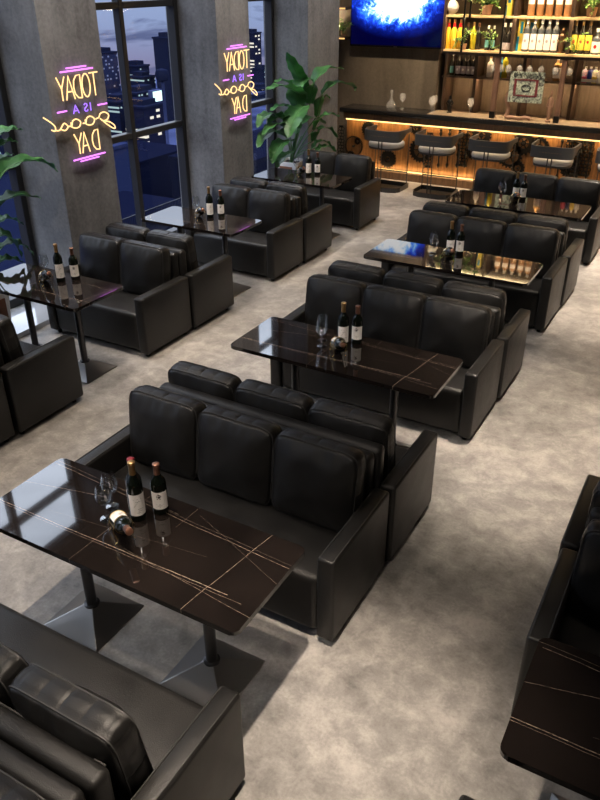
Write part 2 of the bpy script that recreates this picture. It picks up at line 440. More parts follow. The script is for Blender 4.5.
# ------------------------------------------------------------------ tables
def rrect(w, d, r, n=6):
    P = []
    for cx, cy, a0 in ((w/2-r, d/2-r, 0), (-w/2+r, d/2-r, 90), (-w/2+r, -d/2+r, 180), (w/2-r, -d/2+r, 270)):
        for k in range(n+1): a = R(a0+90*k/n); P.append((cx+r*cos(a), cy+r*sin(a)))
    return P
def make_table(L, poles, name):
    t = thing(name, 'x', 'table')
    bm = bmesh.new(); prism(bm, rrect(L, .593, .035), .722, .75)
    bmesh.ops.bevel(bm, geom=[e for e in bm.edges if abs(e.verts[0].co.z-e.verts[1].co.z) < 1e-6], offset=.004, segments=2, affect='EDGES')
    new_obj('table_top', bm, MAR, t, 30)
    bm = bmesh.new(); box(bm, poles[0]-.15, poles[-1]+.15, -.14, .14, .704, .722, .003, 1)
    new_obj('under_plate', bm, BLK, t)
    for p in poles:
        bm = bmesh.new(); cyl(bm, (p, 0, .09), (p, 0, .705), .029, 20); new_obj('pole', bm, GUN, t, 60)
        bm = bmesh.new(); a = .19
        lo = [bm.verts.new((p+sx*a, sy*a, 0)) for sx, sy in ((-1, -1), (1, -1), (1, 1), (-1, 1))]
        mi = [bm.verts.new((p+sx*a, sy*a, .008)) for sx, sy in ((-1, -1), (1, -1), (1, 1), (-1, 1))]
        hi = [bm.verts.new((p+sx*.036, sy*.036, .095)) for sx, sy in ((-1, -1), (1, -1), (1, 1), (-1, 1))]
        bm.faces.new(lo[::-1]); bm.faces.new(hi)
        for i in range(4):
            j = (i+1) % 4; bm.faces.new((lo[i], lo[j], mi[j], mi[i])); bm.faces.new((mi[i], mi[j], hi[j], hi[i]))
        bmesh.ops.bevel(bm, geom=[e for e in bm.edges], offset=.0025, segments=1, affect='EDGES')
        new_obj('pyramid_base', bm, STEEL, t)
        bm = bmesh.new(); lathe(bm, [(.0, .09), (.042, .09), (.042, .103), (.031, .108), (0, .108)], 20, (p, 0, 0)); new_obj('collar', bm, GUN, t, 40)
    return t
LT = 1.5427
T3 = Proto(make_table(LT, (-.395, .395), 'long_marble_table')); T2 = Proto(make_table(1.2, (-.3, .3), 'short_marble_table'))
TX, TXL = -1.2885, -4.2634
tables = []
for k in range(4):
    yy = YR+k*S1
    T3.put((TX-LT/2, yy+.2965, 0), 0, 'long dark veined marble table, %s in the middle row' % tabn[k], 'marble tables'); tables.append((TX, yy, 0, '%s middle-row table' % tabn[k]))
T3.put((-.22+LT/2, YR+.2965, 0), 0, 'long dark veined marble table at the right edge of the photo', 'marble tables')
for k in range(3):
    yy = YL+k*S2
    T2.put((TXL-.6, yy+.2965, 0), 0, 'short dark veined marble table, %s in the row by the windows' % tl[k], 'marble tables'); tables.append((TXL, yy, 1, '%s window-row table' % tl[k]))

# ------------------------------------------------------------------ table ware
def label_patch(bm, r, z0, z1, span, cz=0, n=14, bend=0):
    vs = []
    for i in range(n+1):
        a = -pi/2-span/2+span*i/n
        vs.append([bm.verts.new((r*cos(a), r*sin(a), z)) for z in (z0, z1)])
    for i in range(n): bm.faces.new((vs[i][0], vs[i+1][0], vs[i+1][1], vs[i][1]))
def wine_bottle(h, foil, style):
    t = thing('wine_bottle', 'x', 'wine bottle')
    r = .0385; s = h/.31
    prof = [(0, .004), (.03, 0), (r, .006), (r, .185*s), (r*.93, .205*s), (r*.62, .225*s), (.0155, .24*s), (.0145, .295*s), (.0165, .298*s), (.0165, .306*s), (0, .306*s)]
    bm = bmesh.new(); lathe(bm, prof, 28); new_obj('bottle_body', bm, WINE, t, 50)
    bm = bmesh.new(); lathe(bm, [(.0165, .245*s), (.0157, .29*s), (.0178, .294*s), (.0178, .309*s), (.014, .312*s), (0, .312*s)], 20); new_obj('foil_capsule', bm, foil, t, 50)
    bm = bmesh.new(); label_patch(bm, r+.0007, .035, .15*s, 2.3); lb = new_obj('paper_label', bm, LABEL, t, 60)
    bm = bmesh.new()
    rr = r+.0014
    def mark(a0, a1, z0, z1):
        vs = [bm.verts.new((rr*cos(-pi/2+a), rr*sin(-pi/2+a), z)) for a, z in ((a0, z0), ((a0+a1)/2, z0), (a1, z0), (a1, z1), ((a0+a1)/2, z1), (a0, z1))]
        bm.faces.new(vs[:2]+vs[4:]); bm.faces.new(vs[1:5])
    if style == 0:
        for a0, a1, z in ((-.5, .5, .125), (-.3, .35, .112), (-.1, .6, .07), (0, .5, .06), (-.25, .25, .05)): mark(a0, a1, z*s, z*s+.0016)
        for i in range(6): mark(-.5+i*.12, -.47+i*.12, (.082+.006*i)*s, (.09+.006*i)*s)
    else:
        for i in range(26):
            a = random.uniform(0, 6.28); q = random.random(); A = q*.38*cos(a); Z = .108+q*.018*sin(a); mark(A-.07, A+.07, Z, Z+.004)
        for a0, a1, z in ((-.45, .45, .07), (-.3, .3, .062), (-.5, .5, .05)): mark(a0, a1, z*s, z*s+.0016)
    new_obj('label_print', bm, INK, lb)
    return t
BOT = [Proto(wine_bottle(.325, GOLD, 0)), Proto(wine_bottle(.28, COPPER, 1)), Proto(wine_bottle(.325, REDF, 0))]
def make_wineglass():
    t = thing('wine_glass', 'x', 'wine glass')
    bm = bmesh.new(); lathe(bm, [(.0, .084), (.012, .087), (.028, .10), (.038, .12), (.0405, .14), (.036, .17), (.0305, .195), (.029, .195), (.0345, .168), (.0385, .14), (.036, .121), (.026, .102), (.010, .090), (0, .088)], 28); new_obj('bowl', bm, GLASS, t, 60)
    bm = bmesh.new(); lathe(bm, [(0, .003), (.0045, .003), (.0035, .02), (.0033, .075), (.006, .0865), (0, .0865)], 14); new_obj('stem', bm, GLASS, t, 60)
    bm = bmesh.new(); lathe(bm, [(0, 0), (.032, 0), (.033, .0015), (.012, .004), (0, .0055)], 28); new_obj('foot', bm, GLASS, t, 60)
    return t
WG = Proto(make_wineglass())
def make_lying():
    t = thing('lying_wine_bottle', 'x', 'wine bottle')
    return t
lyp = wine_bottle(.30, COPPER, 0); lyp.name = 'lying_wine_bottle'
for o in [o for o in bpy.data.objects if o.parent == lyp]:
    T = Matrix.Translation((0, 0, .088)) @ Matrix.Rotation(R(-22), 4, 'X') @ Matrix.Rotation(R(90), 4, 'X') @ Matrix.Translation((0, 0, -.14)) @ Matrix.Rotation(R(180), 4, 'Z')
    o.data.transform(T)
    for k in [k for k in bpy.data.objects if k.parent == o]: k.data.transform(T)
LY = Proto(lyp)
def make_cradle():
    t = thing('bottle_cradle', 'x', 'bottle holder')
    Tm = Matrix.Translation((0, 0, .088)) @ Matrix.Rotation(R(-22), 4, 'X') @ Matrix.Rotation(R(90), 4, 'X')
    for zz in (-.09, .03):
        bm = bmesh.new(); pts = []
        for k in range(28): a = 2*pi*k/28; pts.append(Tm @ Vector((.042*cos(a), .042*sin(a), zz)))
        tube(bm, pts, .0022, 6, closed=True); new_obj('ring', bm, BRASS, t, 60)
        c = Tm @ Vector((0, 0, zz))
        for s in (-1, 1):
            bm = bmesh.new(); tube(bm, smoothpts([c+Vector((s*.042, 0, 0)), c+Vector((s*.05, 0, -.02)), Vector((c.x+s*.036, c.y, .02)), Vector((c.x+s*.048, c.y, .003))], 5), .0022, 6); new_obj('leg', bm, BRASS, t, 60)
    for k in range(7):
        a = pi+pi*k/6; bm = bmesh.new(); tube(bm, [Tm @ Vector((.042*cos(a), .042*sin(a)*-1 if False else .042*sin(a), -.09)), Tm @ Vector((.042*cos(a), .042*sin(a), .03))], .0016, 5); new_obj('wire', bm, BRASS, t, 60)
    return t
CR = Proto(make_cradle())
for (tx, ty, short, nm) in tables:
    sp = dict(b1=(-.565, .42), b2=(-.48, .51), g1=(-.76, .44), g2=(-.74, .36), ly=(-.595, .29)) if short else dict(b1=(-.83, .39), b2=(-.765, .485), g1=(-.955, .305), g2=(-.995, .39), ly=(-.785, .235))
    face = math.atan2(-ty, -tx-0.8)+pi/2
    P = lambda q, j=0: (tx+sp[q][0], ty+sp[q][1], .75)
    a = math.atan2(P('b1')[1], P('b1')[0])-pi/2   # turn labels to the aisle
    BOT[0].put(P('b1'), a+.15, 'tall wine bottle with gold foil standing on the '+nm, 'gold-foil wine bottles')
    BOT[1].put(P('b2'), a-.1, 'shorter wine bottle with copper foil and crest label on the '+nm, 'crest-label wine bottles')
    if not short: WG.put(P('g1'), 0, 'empty wine glass beside the bottles on the %s, nearer the camera' % nm, 'wine glasses')
    WG.put(P('g2') if not short else P('g1'), .5, 'empty wine glass beside the bottles on the %s%s' % (nm, ', farther from the camera' if not short else ''), 'wine glasses')
    LY.put(P('ly'), a+.2, 'wine bottle lying in a gold wire cradle on the '+nm, 'lying wine bottles')
    CR.put(P('ly'), a+.2, 'gold wire cradle under the lying bottle on the '+nm, 'gold wire cradles')
BOT[2].put((TX-.85, YR+.41, .75), .4, 'wine bottle with red foil hidden behind the gold-foil bottle on the nearest table', 'red-foil wine bottles')

# ------------------------------------------------------------------ neon signs
def neon(y0, label):
    """local: u to +y (photo right), v up; text reads mirrored"""
    t = thing('neon_sign', label, 'neon sign', (XC, y0, 0), 0, 'mirrored neon signs')
    X = .028
    def strokes(name, ss, m, r=.0085, parent=t):
        bm = bmesh.new()
        for s in ss: tube(bm, [(X, u, v) for u, v in s], r, 7)
        return new_obj(name, bm, m, parent, 60)
    G = {'T': [[(0, 1), (1, 1)], [(.5, 1), (.5, 0)]], 'O': [[(.5+.47*cos(2*pi*k/20), .5+.5*sin(2*pi*k/20)) for k in range(21)]],
         'D': [[(0, 0), (0, 1), (.5, .97), (.85, .78), (.95, .5), (.85, .22), (.5, .03), (0, 0)]],
         'A': [[(0, 0), (.5, 1), (1, 0)], [(.2, .34), (.8, .34)]], 'Y': [[(0, 1), (.5, .5)], [(1, 1), (.5, .5), (.5, 0)]],
         'I': [[(.5, 0), (.5, 1)]], 'S': [[(.9, .85), (.6, 1), (.25, .92), (.12, .72), (.4, .55), (.75, .42), (.88, .22), (.6, .02), (.25, .04), (.08, .2)]]}
    def letter(ch, u1, w, v0, h, m, r=.0062):   # mirrored: the letter starts at its largest u
        strokes('neon_letter', [[(u1-p*w, v0+q*h) for p, q in g] for g in G[ch]], m, r)
    for ch, u1, w in (('T', .68, .115), ('O', .565, .11), ('D', .44, .10), ('A', .345, .11), ('Y', .24, .10)): letter(ch, u1, w, 2.028, .205, NEW_Y)
    for ch, u1, w in (('I', .555, .05), ('S', .495, .055), ('A', .37, .075)): letter(ch, u1, w, 1.90, .073, NEO_V, .0055)
    for ch, u1, w in (('D', .585, .095), ('A', .445, .10), ('Y', .36, .10)): letter(ch, u1, w, 1.53, .19, NEW_Y)
    def sm(*p): return [(q.x, q.y) for q in smoothpts([(a, b, 0) for a, b in p], 6)]
    strokes('neon_letter', [sm((-.085, 1.92), (.0, 1.862), (.04, 1.82), (.03, 1.785), (-.01, 1.80)), sm((.03, 1.79), (.09, 1.785), (.155, 1.835), (.20, 1.80), (.16, 1.772), (.10, 1.79))], NEW_Y, .0062)
    for c_ in (.30, .49): strokes('neon_letter', [sm((c_-.09, 1.80), (c_-.05, 1.80), (c_-.03, 1.84), (c_+.02, 1.85), (c_+.07, 1.82), (c_+.05, 1.78), (c_, 1.772), (c_-.05, 1.79), (c_-.055, 1.83))], NEW_Y, .0062)
    strokes('neon_letter', [sm((.58, 1.815), (.625, 1.825), (.65, 1.855), (.71, 1.862), (.765, 1.83), (.74, 1.79), (.68, 1.785), (.64, 1.81)), sm((.67, 1.79), (.72, 1.75), (.80, 1.70), (.835, 1.69), (.83, 1.72), (.77, 1.76), (.70, 1.78))], NEW_Y, .0062)
    strokes('pink_bar', [[(.20, 2.272), (.625, 2.272)]], NEO_P, .0075); strokes('pink_bar', [[(.28, 2.298), (.54, 2.298)]], NEO_P, .007)
    strokes('pink_bar', [[(.21, 1.484), (.65, 1.484)]], NEO_P, .0075); strokes('pink_bar', [[(.30, 1.46), (.556, 1.46)]], NEO_P, .007)
    strokes('pink_dash', [[(.094, 1.937), (.214, 1.937)]], NEO_P, .0075); strokes('pink_dash', [[(.634, 1.937), (.761, 1.937)]], NEO_P, .0075)
    return t
neon(5.20, 'mirror-reading TODAY IS A good DAY neon sign on the nearer concrete column')
neon(7.90, 'mirror-reading TODAY IS A good DAY neon sign on the farther concrete column')

# ------------------------------------------------------------------ plants
def leaf_mesh(base, pts, width, droop=.0):
    """petiole from base, blade along pts (Vectors)"""
    bm = bmesh.new()
    P = smoothpts(pts, 7); n = len(P)
    side0 = None; rows = []
    for i, p in enumerate(P):
        t = (P[min(i+1, n-1)]-P[max(i-1, 0)]).normalized()
        s = t.cross(Vector((0, 0, 1)))
        if s.length < .25: s = side0 or Vector((0, 1, 0))
        s = s.normalized()
        if side0 is not None and s.dot(side0) < 0: s = -s
        if side0 is not None: s = (s*.5+side0*.5).normalized()
        side0 = s; nn = s.cross(t).normalized()
        if nn.z < 0: nn = -nn
        u = i/(n-1); w = width*(sin(pi*min(1, u*.93+.05)**.8)**.75)*(1 if u < .98 else .15)
        rows.append([p+s*(w*k)+nn*(w*(abs(k)**1.3)*.28+.012*sin(i*1.3+k*2)*abs(k)) for k in (-1, -.66, -.33, 0, .33, .66, 1)])
    vs = [[bm.verts.new(q) for q in r] for r in rows]
    for a, b in zip(vs, vs[1:]):
        for k in range(6): bm.faces.new((a[k], a[k+1], b[k+1], b[k]))
    geo = bmesh.ops.solidify(bm, geom=bm.faces[:], thickness=.0015)
    return bm, P
def plant(loc, pot, leaves, label, x_off=0):
    t = thing('potted_plant', label, 'plant', (0, 0, 0), 0, 'broad-leaved potted plants')
    px, py = loc; w, hh, zb = pot
    t.location = (px, py, zb)
    o = Vector((px, py, zb))
    bm = bmesh.new(); a, b = w*.42, w*.5
    lo = [(-a, -a), (a, -a), (a, a), (-a, a)]; hi = [(-b, -b), (b, -b), (b, b), (-b, b)]; hi2 = [(x*.88, y*.88) for x, y in hi]
    L = [[bm.verts.new((x, y, z)) for x, y in ring] for ring, z in ((lo, 0), (hi, hh), (hi2, hh), (hi2, hh-.04))]
    bm.faces.new(L[0][::-1]); bm.faces.new(L[3])
    for p, q in zip(L, L[1:]):
        for i in range(4): bm.faces.new((p[i], p[(i+1) % 4], q[(i+1) % 4], q[i]))
    p_ = new_obj('planter', bm, WHITEP, t)
    bm = bmesh.new()
    box(bm, -a*.75, a*.75, -b-.004, -a+.01, .05, hh-.06, 0); box(bm, a-.01, b+.004, -a*.75, a*.75, .05, hh-.06, 0); new_obj('wood_inlay', bm, RUST, p_)
    bm = bmesh.new(); box(bm, -b*.86, b*.86, -b*.86, b*.86, hh-.06, hh-.035); new_obj('soil', bm, SOIL, t)
    top = Vector((px, py, zb+hh-.04))
    for (pts, wd) in leaves:
        q = [Vector(p) for p in pts]
        bm, P = leaf_mesh(top, q, wd)
        for v in bm.verts: v.co -= o
        lf = new_obj('leaf', bm, LEAF, t, 60)
        bm = bmesh.new()
        mid = top.lerp(q[0], .5)+Vector((0, 0, .06))
        jit = Vector((random.uniform(-.03, .03), random.uniform(-.03, .03), 0))
        S = smoothpts([top+jit-o, mid+jit*.5-o, q[0]-o], 6)+[p-o+Vector((0, 0, .002)) for p in P[1:int(len(P)*.8)]]
        tube(bm, S, [.009-.0065*i/len(S) for i in range(len(S))], 6); new_obj('stalk', bm, STEM, lf, 60)
    return t
def L3(x, *pp):  # leaf running through pixel directions at depth planes
    return [at_x(a, b, X) for (a, b, X) in pp]
PL = []; LW = 1.15
def lf(w, *pp): PL.append(([at_x(*p) for p in pp], w*LW))
lf(.10, (308, 98, -5.55), (300, 80, -5.55), (293, 66, -5.5), (287, 52, -5.45))
lf(.115, (310, 104, -5.5), (314, 84, -5.42), (325, 69, -5.35), (344, 69, -5.25))
lf(.085, (317, 116, -5.45), (322, 96, -5.35), (335, 83, -5.25), (352, 86, -5.15), (355, 91, -5.12))
lf(.10, (305, 99, -5.5), (294, 90, -5.4), (281, 86, -5.3), (266, 90, -5.2))
lf(.095, (303, 94, -5.75), (296, 88, -5.8), (285, 81, -5.85), (274, 82, -5.9))
lf(.13, (303, 106, -5.35), (298, 112, -5.25), (292, 124, -5.18), (288, 138, -5.15))
lf(.09, (284, 120, -5.45), (275, 114, -5.4), (264, 117, -5.33), (257, 128, -5.3))
lf(.075, (288, 128, -5.4), (278, 124, -5.3), (270, 127, -5.22), (262, 135, -5.18))
lf(.095, (286, 137, -5.4), (276, 131, -5.33), (265, 136, -5.25), (257, 148, -5.22))
lf(.10, (291, 141, -5.35), (283, 142, -5.25), (276, 151, -5.18), (272, 164, -5.17))
lf(.075, (291, 152, -5.4), (286, 155, -5.3), (280, 161, -5.28), (277, 168, -5.28))
lf(.075, (314, 130, -5.4), (320, 119, -5.3), (330, 114, -5.2), (340, 117, -5.15))
lf(.07, (313, 141, -5.4), (318, 131, -5.3), (328, 128, -5.25), (338, 138, -5.2))
lf(.06, (312, 149, -5.4), (318, 142, -5.35), (326, 142, -5.3), (334, 150, -5.25))
lf(.09, (311, 122, -5.65), (313, 108, -5.68), (322, 96, -5.65), (330, 99, -5.6))
lf(.08, (300, 118, -5.8), (292, 108, -5.85), (280, 106, -5.9), (270, 111, -5.92))
lf(.07, (316, 152, -5.3), (322, 147, -5.25), (330, 147, -5.2), (336, 152, -5.18))
lf(.12, (300, 110, -5.6), (296, 100, -5.5), (300, 84, -5.45), (312, 78, -5.42))
lf(.11, (298, 128, -5.5), (290, 122, -5.42), (278, 118, -5.36), (268, 122, -5.32))
lf(.10, (296, 134, -5.55), (302, 122, -5.5), (314, 118, -5.45), (326, 124, -5.4))
plant((-5.76, 9.93), (.34, .58, .05), PL, 'broad-leaved green plant in a planter beside the last window near the bar')
PL = []; LW = 1.7
lf(.07, (-14, 150, -5.75), (-4, 138, -5.7), (10, 130, -5.65), (23, 130, -5.6))
lf(.06, (-14, 165, -5.7), (-6, 152, -5.65), (6, 142, -5.6), (18, 142, -5.55))
lf(.05, (-10, 180, -5.75), (-2, 166, -5.75), (6, 157, -5.72), (14, 154, -5.7))
lf(.085, (-12, 215, -5.6), (-2, 180, -5.5), (18, 163, -5.45), (42, 162, -5.38), (58, 172, -5.33))
lf(.075, (-10, 228, -5.6), (0, 206, -5.5), (16, 196, -5.42), (41, 198, -5.35))
lf(.045, (-8, 232, -5.7), (2, 220, -5.65), (12, 219, -5.62), (24, 225, -5.58))
lf(.07, (-12, 250, -5.6), (0, 236, -5.5), (12, 240, -5.45), (22, 258, -5.42))
lf(.045, (-6, 252, -5.65), (10, 243, -5.58), (22, 245, -5.52), (34, 255, -5.48))
lf(.05, (-10, 272, -5.6), (0, 262, -5.5), (12, 259, -5.45), (24, 263, -5.4))
lf(.09, (-25, 200, -5.7), (-30, 150, -5.7), (-40, 120, -5.7), (-55, 110, -5.7))
lf(.08, (-25, 240, -5.6), (-40, 210, -5.5), (-60, 200, -5.4), (-80, 215, -5.4))
plant((-5.88, 4.30), (.34, .40, .05), PL, 'broad-leaved green plant at the left edge beside the nearest window')

# ------------------------------------------------------------------ bar
BX0, BX1 = -5.97, 1.6; CY0, CY1 = 11.90, 12.42; PY = 12.15
bar = thing('bar_counter', 'long bar counter with black top and glowing wood front', 'bar counter', (0, 0, 0))
bm = bmesh.new(); box(bm, BX0, BX1, CY0, CY1, 1.03, 1.10, .006, 2); new_obj('counter_top', bm, COUNTER, bar, 30)
bm = bmesh.new(); box(bm, -4.44, BX1, CY0+.05, CY1-.005, 1.0995, 1.103); new_obj('beige_top_layer', bm, mat('beige_top', (.34, .27, .20), .15), bar)  # thin beige layer over the right part of the top
bm = bmesh.new(); box(bm, BX0+.05, BX1, CY0+.06, CY0+.10, .93, 1.03); new_obj('fascia', bm, FASC, bar)
bm = bmesh.new(); box(bm, BX0+.03, BX1, PY, CY1-.02, .12, 1.03); new_obj('front_panel', bm, PANEL, bar)
bm = bmesh.new(); box(bm, BX0+.03, BX1, PY-.13, CY1-.02, 0, .12, .004, 1); new_obj('plinth', bm, FASC, bar)
bm = bmesh.new(); box(bm, BX0+.08, BX1, CY0+.10, CY0+.125, .906, .93); new_obj('led_strip', bm, LED, bar)
bm = bmesh.new(); box(bm, BX0+.08, BX1, PY-.035, PY-.012, .121, .135); new_obj('led_strip', bm, LED, bar)
def area(name, loc, sx, sy, energy, col, rot=(0, 0, 0), spread=180):
    l = bpy.data.lights.new(name, 'AREA'); l.shape = 'RECTANGLE'; l.size = sx; l.size_y = sy; l.energy = energy; l.color = col; l.spread = R(spread)
    o = bpy.data.objects.new(name, l); C.objects.link(o); o.location = loc; o.rotation_euler = rot; return o
WARM = (1, .60, .24); bl = BX1-BX0-.2; bxc = (BX0+BX1)/2
area('led_light_top', (bxc, CY0+.15, .93), bl, .02, 30, WARM, (R(25), 0, 0))
area('led_light_bottom', (bxc, PY-.05, .15), bl, .02, 15, WARM, (R(180-20), 0, 0))

# gear and valve ornaments on the bar front
def gear_bm(r, teeth, th, hole, spokes=0):
    bm = bmesh.new(); out = []; 
    for i in range(teeth):
        for f, rr in ((0, r*.88), (.22, r*.88), (.3, r), (.68, r), (.78, r*.88)):
            a = 2*pi*(i+f)/teeth; out.append((rr*cos(a), rr*sin(a)))
    n = len(out); inn = [(hole*cos(2*pi*i/n), hole*sin(2*pi*i/n)) for i in range(n)]
    V = [[bm.verts.new((x, y, z)) for x, z in ring] for ring in (out, inn) for y in (0, -th)]
    o0, o1, i0, i1 = V
    for i in range(n):
        j = (i+1) % n
        bm.faces.new((o1[i], o1[j], i1[j], i1[i])); bm.faces.new((o0[j], o0[i], i0[i], i0[j]))
        bm.faces.new((o0[i], o0[j], o1[j], o1[i])); bm.faces.new((i0[j], i0[i], i1[i], i1[j]))
    for k in range(spokes):
        a = pi*k/spokes
        tube(bm, [(hole*cos(a), -th/2, hole*sin(a)), (-hole*cos(a), -th/2, -hole*sin(a))], th*.45, 6)
    if spokes: tube(bm, [(0, 0, 0), (0, -th*1.4, 0)], r*.22, 14)
    return bm
def gear(x, z, r, teeth, hole, spokes, label, y=PY, th=.022):
    t = thing('gear', label, 'gear ornament', (x, y, z), 0, 'black gears on the bar front')
    new_obj('gear_wheel', gear_bm(r, teeth, th, hole, spokes), BLK, t)
    bm = bmesh.new(); tube(bm, [(0, 0, 0), (0, -th*1.8, 0)], max(r*.12, .012), 10); new_obj('hub', bm, GUN, t, 60)
def gpx(x, y): p = at_y(x, y, PY); return p.x, p.z
glabels = 'black cog ornament on the bar front '
for (px, pyx, r, te, ho, sp, lb) in [(354, 146, .17, 40, .15, 0, 'with a thin open ring beside the plant'), (358, 141, .06, 10, .02, 0, 'small, inside the thin ring'), (351, 155, .07, 14, .035, 2, 'low at the left end'),
        (369, 129, .13, 18, .05, 0, 'toothed, above the leftmost stool'), (388, 160, .15, 18, .045, 0, 'toothed, below the seat of the leftmost stool'),
        (416, 127, .11, 16, .05, 2, 'above the second stool from the left'), (421, 150, .20, 22, .12, 3, 'large, behind the second stool'), (482, 135, .16, 18, .06, 2, 'behind the third stool back'),
        (474, 152, .12, 16, .06, 2, 'left of the third stool'), (510, 155, .20, 20, .14, 3, 'large, right of the third stool'), (524, 143, .18, 18, .08, 3, 'between third and fourth stools'), (540, 146, .14, 16, .08, 2, 'above the fourth stool'), (518, 168, .11, 14, .05, 0, 'low between third and fourth stools'),
        (570, 168, .15, 16, .07, 2, 'low between fourth and fifth stools')]:
    x, z = gpx(px, pyx); gear(x, max(z, .3), r, te, ho, sp, glabels+lb)
def rod(x, z0, z1, label, y=PY-.05):
    t = thing('valve_rod', label, 'rod ornament', (x, y, 0), 0, 'upright finial rods on the bar front')
    bm = bmesh.new()
    zs = [z0+(z1-z0)*k/6 for k in range(7)]
    pr = [(0, z0)]
    for k in range(36):
        u = k/35; z = z0+(z1-z0)*u; r = .011+.017*max(0, sin(u*pi*7))**3*(1 if u < .97 else .5); pr.append((r, z))
    pr.append((0, z1)); lathe(bm, pr, 12); new_obj('rod', bm, BLK, t, 60)
    bm = bmesh.new(); lathe(bm, [(0, z1-.005), (.022, z1+.005), (.026, z1+.02), (.018, z1+.036), (0, z1+.042)], 12); new_obj('finial', bm, BLK, t, 60)
    for z in (z0+.06, z1-.08):
        bm = bmesh.new(); tube(bm, [(0, 0, z), (0, .05, z)], .008, 6); new_obj('bracket', bm, BLK, t, 60)
for i, (px, dy) in enumerate([(441, 0), (450, 0), (460, 1), (468, 1), (563, 0), (573, 0), (583, 0), (593, 0)]):
    a = at_y(px, 131 if px < 500 else 138, PY-.05); b = at_y(px, 168 if px < 500 else 180, PY-.05)
    rod(a.x, max(.2, b.z), a.z, 'black finial rod on the bar front, %s of the %s four' % (['first', 'second', 'third', 'last'][i % 4], 'left' if i < 4 else 'right'))
# chunky chain lattice ornaments
def lattice(px, py, w, h, label):
    x, z = gpx(px, py); t = thing('chain_ornament', label, 'ornament', (x, PY-.03, z), 0, 'black chain ornaments on the bar front')
    bm = bmesh.new(); bm2 = bmesh.new()
    nx, nz = max(2, int(w/.05)), max(3, int(h/.05))
    for i in range(nx):
        for j in range(nz):
            cx, cz = (i-(nx-1)/2)*.05+(.012 if j % 2 else 0), (j-(nz-1)/2)*.05
            tube(bm, [(cx+.026*cos(2*pi*k/10), .01*sin(k+i), cz+.03*sin(2*pi*k/10)) for k in range(10)], .0075, 5, closed=True)
    new_obj('chain_links', bm, BLK, t, 60)
    box(bm2, -w/2, w/2, .0, .028, h/2, h/2+.03, .004, 1); new_obj('rail', bm2, BLK, t)
    bm2 = bmesh.new(); box(bm2, -w/2, w/2, .0, .028, -h/2-.03, -h/2, .004, 1); new_obj('rail', bm2, BLK, t)
lattice(464, 150, .16, .45, 'black chain ornament left of the third stool'); lattice(578, 158, .40, .45, 'black chain ornament between fourth and fifth stools'); lattice(337.5+4, 142, .08, .5, 'narrow black chain ornament at the left end of the bar')
lattice(429, 150, .10, .5, 'black chain ornament behind the second stool')

